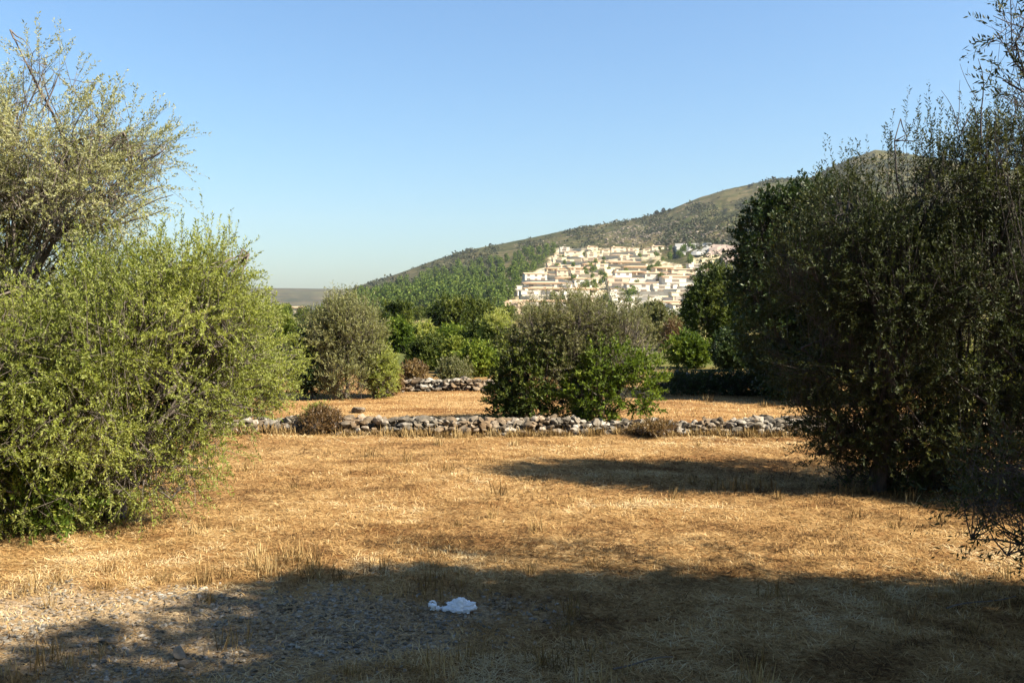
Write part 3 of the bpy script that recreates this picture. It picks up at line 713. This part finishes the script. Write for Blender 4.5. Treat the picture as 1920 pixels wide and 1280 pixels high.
def gable(mb, x0, x1, y0, y1, z, rise, ov=.4, th=.22):
    ym = (y0 + y1) / 2; x0 -= ov; x1 += ov; y0 -= ov; y1 += ov
    lo = [[x0, y0, z], [x1, y0, z], [x1, ym, z + rise], [x0, ym, z + rise], [x1, y1, z], [x0, y1, z]]
    v = np.array(lo + [[a, b, c + th] for a, b, c in lo], float)
    mb.add(v, [[6, 7, 8, 9], [9, 8, 10, 11], [0, 3, 2, 1], [3, 5, 4, 2], [0, 1, 7, 6], [5, 11, 10, 4]])
    mb.add(v, [[1, 2, 8, 7], [2, 4, 10, 8], [0, 6, 9, 3], [3, 9, 11, 5]])
def hip(mb, x0, x1, y0, y1, z, rise, ov=.4):
    x0 -= ov; x1 += ov; y0 -= ov; y1 += ov; ym = (y0 + y1) / 2; k = min((x1 - x0) * .3, (y1 - y0) / 2)
    v = [[x0, y0, z], [x1, y0, z], [x1, y1, z], [x0, y1, z], [x0 + k, ym, z + rise], [x1 - k, ym, z + rise]]
    v = np.array(v + [[x0, y0, z - .2], [x1, y0, z - .2], [x1, y1, z - .2], [x0, y1, z - .2]], float)
    mb.add(v, [[0, 1, 5, 4], [2, 3, 4, 5], [6, 9, 8, 7], [6, 7, 1, 0], [7, 8, 2, 1], [8, 9, 3, 2], [9, 6, 0, 3]]); mb.add(v, [[1, 2, 5], [3, 0, 4]])
# the house kinds: each built once with its parts, then copied
def make_house(kind, wm):
    root = bpy.data.objects.new('village_house', None); col.objects.link(root)
    w = MB(); r = MB(); ch = None; wins = []; doors = []
    def win(x, z, y, ww=1.1, hh=1.3): wins.append((x, z, y, ww, hh))
    if kind == 0:       # two storeys, gable roof
        box(w, -4.5, 4.5, 0, 7, -4, 5.6)
        gable(r, -4.5, 4.5, 0, 7, 5.62, .9)
        w.add(np.array([[-4.5, 0, 5.6], [-4.5, 7, 5.6], [-4.5, 3.5, 6.48], [4.5, 0, 5.6], [4.5, 7, 5.6], [4.5, 3.5, 6.48]]), [[0, 2, 1], [3, 4, 5]])
        for x in (-3, 0, 3): win(x, 3.8, 0)
        win(-3, 1, 0, 1.4, 1.4); win(2.9, 1, 0, 1.8, 1.8); doors.append((0, 0)); ch = (2.2, 5.2, 6.2)
    elif kind == 1:     # flat roof with parapet, deep terrace openings
        box(w, -5.5, 5.5, 0, 8, -4, 3.2); box(w, -5.5, -.5, 2.5, 8, 3.2, 6.0)
        box(r, -.3, 5.7, -.2, 2.3, 3.22, 3.5); box(r, -5.7, -.3, 2.3, 8.2, 6.02, 6.3); box(r, -5.7, -.32, -.2, 2.28, 3.22, 3.46)
        win(-3.6, .4, 0, 2.2, 2.2); win(3.4, .4, 0, 2.6, 2.2); win(-3, 3.7, 2.5, 1.8, 1.7); doors.append((0, 0)); ch = (-4, 6, 6.3)
    elif kind == 2:     # single storey with hip roof and a long lean-to porch
        box(w, -5, 5, 1.5, 8, -4, 3.3)
        for x in (-4.8, -1.7, 1.5, 4.5): box(w, x, x + .35, 0, .35, -4, 2.6)
        box(w, -4.8, 4.85, -.02, 1.5, -4, .02)
        hip(r, -5, 5, 1.5, 8, 3.5, .9); box(r, -5.1, 5.1, -.3, 1.45, 2.62, 2.85)
        win(-3.3, .9, 1.5, 1.6, 1.5); win(3, .9, 1.5, 1.6, 1.5); doors.append((0, 1.5)); ch = (3, 5.5, 4.6)
    else:               # tall house beside a low wing
        box(w, -2.2, 3.8, 0, 6.5, -4, 6.2); box(w, -6.2, -2.2, .8, 6, -4, 3.0)
        hip(r, -2.2, 3.8, 0, 6.5, 6.42, .8); box(r, -6.5, -2.22, .5, 6.2, 3.02, 3.3)
        win(-1, 4.2, 0); win(2.2, 4.2, 0); win(2.2, 1, 0, 1.6, 1.5); win(-4.4, .6, .8, 1.8, 1.6); doors.append((-.6, 0)); ch = (-1, 4.5, 7.0)
    wo = w.build('wall', wm, root)
    ro = r.build('roof', M['tile'] if kind != 1 else wm, root)
    c = MB(); box(c, ch[0], ch[0] + .7, ch[1], ch[1] + .7, ch[2] - .5, ch[2] + 1.2); c.build('chimney', wm, ro)
    for (x, z, y, ww, hh) in wins:
        q = MB(); box(q, x - ww / 2, x + ww / 2, y - .03, y + .1, z, z + hh); q.build('window', M['glass'], root)
    for (x, y) in doors:
        q = MB(); box(q, x - .55, x + .55, y - .04, y + .1, .03, 2.2); q.build('door', M['shutter'], root)
    return root
def copy_tree(o, parent=None):
    c = o.copy(); col.objects.link(c); c.parent = parent
    for chd in o.children: copy_tree(chd, c)
    return c
houses = {}; CN = {'white': 'white', 'cream': 'cream-yellow', 'tan': 'sand-brown'}
RN = ['gable-roofed two-storey', 'flat-roofed', 'low porched', 'tall hip-roofed']
ORD = ['first', 'second', 'third', 'fourth', 'fifth', 'sixth', 'seventh', 'eighth', 'ninth', 'tenth', 'eleventh', 'twelfth', 'thirteenth', 'fourteenth', 'fifteenth', 'sixteenth', 'seventeenth', 'eighteenth']
ROWS = [(586, [(944, 966), (1150, 1292)], 'white'), (575, [(942, 974), (982, 1068), (1146, 1296)], 'white'), (563, [(976, 1078), (1142, 1290)], 'white'),
        (551, [(950, 975), (978, 1070), (1148, 1292)], 'white'), (540, [(976, 1068), (1138, 1236), (1246, 1292)], 'white'), (529, [(978, 1072), (1134, 1228), (1238, 1302)], 'white'),
        (519, [(990, 1110), (1150, 1224), (1232, 1306)], 'tan'), (509, [(1022, 1112), (1118, 1212), (1222, 1300)], 'cream'), (499, [(1026, 1064), (1090, 1210)], 'tan'),
        (490, [(1036, 1202)], 'cream'), (481, [(1042, 1090), (1100, 1214)], 'cream'), (473, [(1050, 1110), (1130, 1236)], 'cream')]
hr = np.random.default_rng(99)
for ri, (yb, segs, c0) in enumerate(ROWS):
    cnt = 0
    for si, (a, b) in enumerate(segs):
        px = a
        hseg = hr.uniform(.58, .80)
        while px < b - 8:
            y = hill_pt(px, yb)[0][1]
            sx = hr.uniform(1.2, 2.3); wpx = 11.6 * sx / y * F
            kind = int(hr.choice(4, p=[.08, .46, .36, .10]))
            cm = c0 if hr.random() < .82 else ['white', 'cream', 'tan'][hr.integers(3)]
            key = (kind, cm); cx = px + wpx / 2
            if key not in houses: houses[key] = make_house(kind, M[cm]); o = houses[key]
            else: o = copy_tree(houses[key])
            p = hill_pt(cx, yb)[0]
            o.location = (p[0], p[1], p[2] + .2); o.scale = (sx, .8, hseg * (.92 + .16 * hr.random()))
            o.rotation_euler = (0, 0, .20 + hr.normal() * .04)
            props(o, f'{CN[cm]} {RN[kind]} house, {ORD[cnt]} from left in the {ORD[ri]} house row from the bottom', 'house', 'houses of the hillside village')
            cnt += 1; px += wpx * (hr.uniform(.88, .97) if hr.random() < .82 else hr.uniform(1.05, 1.3))
        # the terrace wall in front of this run of houses
        mbw = MB(); q = np.array([hill_pt(k, yb + 3 + hr.normal() * .5)[0] for k in np.linspace(a, b, 7)])
        for k in range(6):
            h0 = hr.uniform(3.0, 5.0)
            v = []
            for (p_, dy) in ((q[k], -.5), (q[k + 1], -.5), (q[k + 1], .5), (q[k], .5)):
                v.append([p_[0], p_[1] + dy - 1.2, p_[2] - 3]); 
            v += [[x_, y_, z_ + 3 + h0 * .55] for x_, y_, z_ in v]
            f = [[4, 5, 6, 7], [0, 1, 5, 4], [2, 3, 7, 6]]
            if k == 0: f.append([3, 0, 4, 7])
            if k == 5: f.append([1, 2, 6, 5])
            mbw.add(np.array(v), f)
        wm = M['white'] if ri < 6 else M['cream']
        side = ['left', 'middle', 'right'][si if len(segs) == 3 else si * 2] if len(segs) > 1 else 'whole'
        o = mbw.build('terrace_wall', wm, origin=tuple(q[3]))
        props(o, f'pale terrace wall under the {side} run of the {ORD[ri]} house row from the bottom', 'wall', 'terrace walls of the hillside village')
# bare cuttings on the right above the village
def slab(name, quad, mat, label, cat, th=4):
    q = np.array([hill_pt(*k)[0] for k in quad]); n = 8; vv = []
    for j in range(n + 1):
        for i in range(n + 1):
            s, t = i / n, j / n
            p = (q[0] * (1 - s) + q[1] * s) * (1 - t) + (q[3] * (1 - s) + q[2] * s) * t
            e = min(s, 1 - s, t, 1 - t) > 0
            vv.append([p[0] + hr.normal() * .5, p[1] - 3 + hr.normal() * 1.2, p[2] + 1.5 + (hr.normal() * .7 if e else 0)])
    k = len(vv); vv = np.array(vv); vb = vv + np.array([0, th * 3, -th])
    f = [[j * (n + 1) + i, j * (n + 1) + i + 1, (j + 1) * (n + 1) + i + 1, (j + 1) * (n + 1) + i] for j in range(n) for i in range(n)]
    rim = [i for i in range(n + 1)] + [j * (n + 1) + n for j in range(1, n + 1)] + [n * (n + 1) + i for i in range(n - 1, -1, -1)] + [j * (n + 1) for j in range(n - 1, 0, -1)]
    f2 = [[rim[i], rim[i - 1], rim[i - 1] + k, rim[i] + k] for i in range(len(rim))]
    mb = MB(); mb.add(np.concatenate([vv, vb]), f + f2); o = mb.build(name, mat, origin=tuple(q[0])); props(o, label, cat)
slab('retaining_wall', [(1268, 480), (1330, 480), (1332, 465), (1266, 465)], M['grey_white'], 'long pale grey concrete retaining wall above the right end of the village', 'wall')
slab('rock_cutting', [(1310, 497), (1385, 500), (1385, 466), (1334, 466)], M['cut'], 'brown bare cutting right of the pale grey retaining wall', 'cutting')
slab('rock_cutting', [(1298, 501), (1342, 502), (1344, 484), (1296, 486)], M['yellow_cut'], 'yellow bare earth bank under the pale grey retaining wall', 'cutting')
# small pale farmhouse far down the valley
fh = make_house(0, M['cream']); fh.location = (px2x(547, 330), 330, 0); fh.scale = (.8, 1, .5)
props(fh, 'small lone farmhouse far down the valley left of the hill', 'house')

# ---------------------------------------------------------------- dry stone walls
def stone_wall(x0, x1, yfun, h, d, size, seed, label, gap=None, big=0.35, group=None, zb=0, maxpart=60, loose=True):
    rng = np.random.default_rng(seed); xm = (x0 + x1) / 2; o0 = (xm, yfun(xm), gz(xm, yfun(xm)) + zb)
    root = empty('dry_stone_wall', o0, label, 'stone wall', group)
    body = MB(); parts = []
    x = x0
    while x < x1:
        hh = h * (.75 + .5 * float(fbm(x, 0, .9, seed, 3)[0])) * (gap(x) if gap else 1)
        z = 0; lay = 0
        while z < hh:
            for r in range(int(max(2, round(d / size / 1.2)))):
                s = size * (rng.uniform(.5, 1.2) if rng.random() < .8 else rng.uniform(1.2, 1.9)); w = 1 - .45 * z / max(h, .01)
                yy = yfun(x) + (rng.random() - .5) * d * w; xx = x + rng.normal() * size * .35
                c = (xx, yy, gz(xx, yy) + zb + z + s * .25)
                dims = (s * rng.uniform(.55, .95), s * rng.uniform(.45, .7), s * rng.uniform(.32, .55))
                top = z + size * .55 >= hh
                if loose and top and s > size * 1.02 and len(parts) < maxpart and rng.random() < .5:
                    m2 = MB(); put_rock(m2, c, dims, rng); parts.append(m2)
                else: put_rock(body, c, dims, rng)
            z += size * .55
        x += size * .62
    body.build('stonework', M['stone'], root, o0, smooth=False)
    for m2 in parts: m2.build('stone', M['stone'], root, o0, smooth=False)
yW = lambda x: 13.15 + .10 * math.sin(x * 1.3) + .02 * x
def gapW(x):
    px = 960 + x / 13.2 * F
    return float(np.interp(px, [-400, 460, 480, 560, 575, 640, 655, 1080, 1110, 1290, 1320, 1500, 2500], [.9, .9, .8, .75, .4, .4, 1, 1, .62, .62, .9, .95, .9]))
stone_wall(-9.5, 7.5, yW, .16, .62, .09, 3, 'low tumbled dry stone wall of pale rocks crossing between the two dry fields', gapW)
stone_wall(px2x(752, 20), px2x(945, 20), lambda x: 20.0, .20, .5, .10, 4, 'short dry stone wall at the back of the second field, in front of the bushes', maxpart=20)
stone_wall(px2x(1235, 20.2), px2x(1560, 20.2), lambda x: 20.2 + .05 * x, .26, .5, .12, 5, 'shaded dry stone wall at the back of the second field on the right', maxpart=20)

# ---------------------------------------------------------------- foreground stones, bag
rng = np.random.default_rng(15)
for i, (px, py, s, lab) in enumerate(((338, 1228, .055, 'fist-sized pale stone at the lower edge of the chalky patch'), (205, 1206, .05, 'flat grey stone on the left part of the chalky patch'),
                     (352, 1246, .04, 'small brown stone just below the fist-sized pale one'), (672, 772, .13, 'brown-grey boulder standing alone behind the front stone wall'))):
    y = EYE * F / (py - YH); x = px2x(px, y); m2 = MB(); put_rock(m2, (x, y, gz(x, y) + s * .3), (s * 1.3, s, s * .7), rng, tint=.75 if i == 0 else .45)
    props(m2.build('stone', M['stone'], origin=(x, y, gz(x, y))), lab, 'stone')
mb = MB(); N = 9000; gx = rng.uniform(-4, .6, N * 3); gy = rng.uniform(4.1, 6.1, N * 3); k = (rng.random(N * 3) < gravel_mask(gx, gy) * .8 + .01); gx, gy = gx[k][:N], gy[k][:N]; gg = gh(gx, gy)
v8, f8 = ROCKS_LO[0]
for x, y, z in zip(gx, gy, gg):
    s = .004 + .016 * rng.random() ** 3; put_rock(mb, (x, y, z + s * .2), (s * 1.4, s, s * .7), rng, True, .45 + .5 * rng.random())
props(mb.build('gravel', M['stone']), 'pale chalky gravel on the bare patch at the lower left', 'gravel', kind='stuff')

m, n, l, out = newmat('bag_plastic'); pb = n.new("ShaderNodeBsdfPrincipled"); pb.inputs['Base Color'].default_value = (.82, .84, .86, 1); pb.inputs['Roughness'].default_value = .35
tr = n.new("ShaderNodeBsdfTranslucent"); tr.inputs[0].default_value = (.9, .9, .92, 1); mx = n.new("ShaderNodeMixShader"); mx.inputs[0].default_value = .25
l.new(pb.outputs[0], mx.inputs[1]); l.new(tr.outputs[0], mx.inputs[2]); l.new(mx.outputs[0], out.inputs[0]); M['bag'] = m
yb_ = EYE * F / (1143 - YH); bx = px2x(862, yb_)
nu, nv = 46, 30
U, V = np.meshgrid(np.linspace(0, 2 * math.pi, nu, endpoint=False), np.linspace(0.02, .98, nv))
ph = V * math.pi
sx_, sy_, sz_ = .085, .055, .050
dirs = np.stack([np.cos(U) * np.sin(ph), np.sin(U) * np.sin(ph), np.cos(ph)], -1).reshape(-1, 3)
cr = 1 + .5 * (np.abs(vn(dirs * 2.2 + 7, 1) - .5) * 2 - .4) + .28 * (np.abs(vn(dirs * 5 + 3, 2) - .5) * 2 - .4) + .08 * (vn(dirs * 12, 3) - .5)
bv = dirs * cr[:, None] * np.array([sx_, sy_, sz_]); bv[:, 2] = np.maximum(bv[:, 2], -.02) + .02
fi = [[r * nu + c, r * nu + (c + 1) % nu, (r + 1) * nu + (c + 1) % nu, (r + 1) * nu + c] for r in range(nv - 1) for c in range(nu)]
mb = MB(); mb.add(bv + np.array([bx, yb_, gz(bx, yb_)]), fi)
# twisted neck and handle loops of the bag lying to the left
gu = 20; nk = []
S_ = np.linspace(0, 1, 26)
neck = np.stack([bx - .06 - .10 * S_, yb_ - .01 + .015 * np.sin(S_ * 5), gz(bx, yb_) + .014 + .02 * np.exp(-((S_ - .95) / .16) ** 2) + .003 * np.sin(S_ * 30)], 1)
tube(mb, neck, .010 + .012 * np.exp(-((S_ - .93) / .10) ** 2) + .004 * np.sin(S_ * 23), 9, .9, rng)
loop = [[bx - .155 + .02 * math.cos(a), yb_ + .004, gz(bx, yb_) + .034 + .022 * math.sin(a)] for a in np.linspace(-1, 3.6, 12)]
tube(mb, loop, np.full(12, .0055), 6, .8, rng)
bag = mb.build('plastic_bag', M['bag'], origin=(bx, yb_, gz(bx, yb_)))
props(bag, 'crumpled white plastic bag lying in the shaded dry grass', 'plastic bag')

# ---------------------------------------------------------------- dry grass
def blades(mb, x, y, h, w, lean, rng, tint, z0=0):
    n = len(x); z = gh(x, y) + z0; b = np.stack([x, y, z], 1)
    a = rng.random(n) * 6.283; dh = np.stack([np.cos(a), np.sin(a), np.zeros(n)], 1)
    sd = np.stack([-np.sin(a + rng.normal(size=n) * .8), np.cos(a), np.zeros(n)], 1); sd = nrm(sd)
    up = np.array([0, 0, 1.0])
    L = lean[:, None]; hh = h[:, None]; ww = w[:, None] * .5
    m1 = b + (dh * L * .5 + up * np.maximum(.58 - .42 * L, .07)) * hh
    tip = b + (dh * L + up * np.maximum(1 - .75 * L, .06)) * hh
    v = np.stack([b - sd * ww, b + sd * ww, m1 + sd * ww * .8, m1 - sd * ww * .8, tip], 1).reshape(-1, 3)
    i = np.arange(n)[:, None] * 5
    base = mb.n; mb.add(v, i + [0, 1, 2, 3], tint)
    mb.ix.append(((i + [3, 2, 4]) + base).ravel()); mb.lt.append(np.full(n, 3)); mb.tint.append(np.asarray(tint, float)); mb.mi.append(np.zeros(n))
def grass():
    rng = np.random.default_rng(4); mb = MB()
    # N blades spread evenly over the picture rows -> denser close by
    def field(N, y0, y1, clump):
        t = rng.random(N); y = 1 / (1 / y0 + (1 / y1 - 1 / y0) * t) if True else 0
        y = y0 * (y1 / y0) ** t
        x = rng.uniform(-.62, .62, N) * y + rng.normal(size=N) * .1
        c = vn(np.stack([x * clump, y * clump, x * 0], 1), 81) * .6 + vn(np.stack([x * clump * 3.1, y * clump * 3.1, x * 0 + 5], 1), 82) * .4
        return x, y, c
    def tint_of(x, y, n): return np.clip(.46 + (fbm(x, y * 1.6, .7, 91, 4) - .5) * 1.7 + (fbm(x, y, 6, 95, 3) - .5) * 1.5 + rng.normal(size=n) * .2, 0, 1)
    # litter
    x, y, c = field(270000, 3.2, 14, 1.5); k = rng.random(len(x)) > gravel_mask(x, y) * .8; x, y = x[k], y[k]; n = len(x)
    blades(mb, x, y, rng.uniform(.02, .085, n) * (.8 + .04 * y), (.0012 + .00055 * y) * rng.uniform(.5, 1.4, n), rng.uniform(.95, 1.3, n), rng, tint_of(x, y, n), .003)
    # standing stubble in clumps
    x, y, c = field(105000, 3.2, 14, 1.8); k = (rng.random(len(x)) < np.clip((c - .38) * 3.2, .06, 1)) & (rng.random(len(x)) > gravel_mask(x, y) * .85); x, y, c = x[k], y[k], c[k]; n = len(x)
    blades(mb, x, y, rng.uniform(.015, .05, n) * (.5 + c), (.0018 + .0005 * y) * rng.uniform(.5, 1.3, n), rng.uniform(.15, .9, n), rng, tint_of(x, y, n))
    # second field
    x, y, c = field(60000, 13.4, 24, 1.2); n = len(x)
    blades(mb, x, y, rng.uniform(.015, .05, n), .011 * rng.uniform(.5, 1.3, n), rng.uniform(.2, 1, n), rng, np.clip(tint_of(x, y, n) + .08, 0, 1))
    props(mb.build('dry_grass', M['straw']), 'golden brown dry grass and straw covering both fields', 'grass', kind='stuff')
    # taller tufts and weeds
    mb = MB()
    T = []
    for k in range(80): 
        yy = 3.6 * (13 / 3.6) ** rng.random(); T.append((rng.uniform(-.6, .6) * yy, yy, rng.uniform(.08, .2), 26))
    for px, py, h in ((545, 1060, .24), (560, 1075, .26), (520, 1078, .2), (580, 1090, .22), (60, 1235, .2), (120, 1250, .18), (40, 1270, .16), (1375, 912, .30), (1405, 915, .26), (1350, 908, .2),
                      (1010, 1262, .2), (1080, 1240, .2), (1120, 1275, .22), (1020, 1225, .18), (1620, 925, .2), (1680, 935, .22), (1500, 760, .25), (1440, 762, .2), (1330, 752, .25), (170, 1090, .16), (350, 1085, .2), (300, 1095, .18)):
        y = EYE * F / (py - YH)
        for q in range(3): T.append((px2x(px, y) + rng.normal() * .10, y + rng.normal() * .10, h * .62, 16))
    for k in range(330):                     # grass against the foot of the wall
        x = rng.uniform(-6, 6.5); T.append((x, yW(x) - .32 - rng.random() * .15, rng.uniform(.06, .17), 26))
    for (tx, ty, h, n) in T:
        x = tx + rng.normal(size=n) * h * .28; y = ty + rng.normal(size=n) * h * .28
        blades(mb, x, y, h * rng.uniform(.5, 1.25, n), np.full(n, .0022 + .0005 * ty), rng.uniform(.05, .65, n), rng, np.clip(.45 + rng.normal() * .2 + rng.normal(size=n) * .18, 0, 1))
    props(mb.build('tall_weeds', M['weed']), 'taller dry weeds and grass tufts standing out of the short straw', 'weeds', kind='stuff')
grass()
# shrubs on the wall
for i, (px, yt, w, y, mt, n, lab) in enumerate((
        (600, 765, 90, 12.95, 'rust', 700, 'brown shrub with a green top grown over the left part of the front stone wall'),
        (597, 762, 70, 13.2, 'olive_green', 260, 'low green shrub just behind the brown shrub on the front stone wall'),
        (1225, 796, 90, 12.75, 'rust', 380, 'low brown weeds before the low stretch of the front stone wall'))):
    lb = blob_lobes(px, yt, w, y, None, 60 + i, 6); b = (px2x(px, y), y, gz(px2x(px, y), y))
    tree('wall_shrub', b, lb, M[mt], M['bark'], lab, 'shrub', n=n, L=.10, K=12, ll=.035, lw=.011, r0=.015, stems=3, up=.9, hole=.3, hfreq=5, seed=400 + i, nsub=4, twr=.003)
lb = np.array([[px2x(px, 19.1), 19.1 + .1 * math.sin(px), .20, .35, .35, .24, 1] for px in range(1262, 1540, 24)])
tree('shade_hedge', (px2x(1390, 19.1), 19.1, 0), lb, M['carob'], M['bark_dark'], 'low dark hedge added to deepen shade at the back of the second field, right', 'hedge', n=2200, L=.12, K=12, ll=.05, lw=.02, r0=.02, stems=6, up=.2, hole=.2, seed=88, nsub=3, twr=.003)  # dark leaf strip added to blacken the shaded front of the rear wall
# fallen sticks
for i, (a, b, lab) in enumerate((((1150, 1262), (1262, 1240), 'long thin fallen stick in the shaded grass near the bottom'), ((1775, 1150), (1905, 1128), 'thin fallen stick in the shade at the lower right'))):
    rng = np.random.default_rng(i + 70); q = []
    for (px, py) in (a, b):
        y = EYE * F / (py - YH); q.append([px2x(px, y), y, gz(px2x(px, y), y) + .03])
    m2 = MB(); tube(m2, curve(q[0], q[1], 8, .05, rng), np.linspace(.006, .003, 8), 5, .3, rng)
    props(m2.build('fallen_stick', M['bark'], origin=tuple(q[0])), lab, 'stick')

# ---------------------------------------------------------------- unseen trees: right ones cast the shade, ones behind added to cut skylight
SHADE = [((5.4, 3.3), [(4.2, 3.8, 4.2, .9, .55, .55), (5.3, 3.7, 4.0, 1.1, .6, .65), (6.5, 3.6, 3.7, 1.1, .65, .75), (4.6, 3.2, 4.3, .7, .6, .5), (5.0, 3.0, 4.5, 1.2, .8, .6),
            (6.2, 2.9, 3.2, 1.2, .8, .9), (3.5, 3.55, 4.35, .45, .3, .22), (2.9, 2.9, 4.5, .35, .25, .2), (4.8, 2.0, 4.4, 1.3, .8, .6), (3.5, 1.8, 4.6, 1.0, .7, .5), (7.4, 3.2, 3.0, 1.0, .8, 1.0), (4.9, 3.4, 2.6, .5, .6, .6)], 'large olive tree beside the camera on the right whose crown shades the foreground', 15000),
         ((3.2, -1.6), [(1.5, .2, 4.6, 1.5, 1.0, .6), (3.4, .3, 4.7, 1.6, 1.1, .6), (2.0, -1.6, 4.9, 1.9, 1.2, .8), (4.6, -1.5, 4.2, 1.5, 1.2, 1.0), (-.3, -.8, 4.7, 1.3, 1.0, .6), (5.4, .6, 3.6, 1.2, 1.0, 1.0)], 'olive tree behind the camera, added to block skylight over the foreground', 8000),  # added canopy, keeps skylight off the near ground
         ((-3.4, -1.4), [(-2.4, -.6, 3.4, 1.4, 1.2, 1.2), (-4.2, -.6, 3.0, 1.5, 1.2, 1.3), (-3.2, -2.2, 3.8, 1.6, 1.3, 1.2), (-4.8, .9, 2.4, 1.0, 1.0, 1.0)], 'olive tree behind the camera on the left, added to block sky fill', 4200),  # added out of view to cut sky fill from the left rear
         ((.6, -4.4), [(.2, -3.4, 4.4, 2.0, 1.3, 1.1), (-1.6, -3.8, 3.4, 1.6, 1.2, 1.2), (2.4, -4.0, 3.4, 1.6, 1.2, 1.2), (.4, -4.6, 2.4, 2.0, 1.0, 1.0)], 'olive tree farther behind the camera, added to block the sky behind', 4000),  # added out of view, wide crown closes off the sky behind
         ((9.2, 7.2), [(8.2, 7.1, 3.0, 1.0, .6, .9), (9.4, 7.2, 3.9, 1.3, .7, .9), (10.4, 7.2, 2.8, 1.2, .8, 1.1), (8.9, 7.3, 1.8, 1.0, .7, .9), (9.6, 7.1, 4.9, 1.0, .6, .6)], 'tall olive tree outside the right edge shading the large dark olive', 4200)]
for i, (b, ls, lab, nsp) in enumerate(SHADE):
    lb = np.array([list(q) + [1] for q in ls])
    tree('olive_tree', (b[0], b[1], gz(*b)), lb, M['olive_dark'], M['bark_dark'], lab, n=nsp, L=.3, K=14, ll=.08, lw=.030, r0=.17, stems=2, up=.3, hole=.08, seed=300 + i, nsub=8)

# ---------------------------------------------------------------- the air between here and the hills
mb = MB(); box(mb, -2700, 2700, -60, 3300, -8, 330)
m, n, l, out = newmat('haze'); pv = n.new("ShaderNodeVolumePrincipled"); pv.inputs['Color'].default_value = (.80, .88, 1, 1)
pv.inputs['Density'].default_value = .00006; pv.inputs['Anisotropy'].default_value = .2; l.new(pv.outputs[0], out.inputs['Volume'])
props(mb.build('haze', m), 'thin pale haze over the valley', 'haze', kind='stuff')
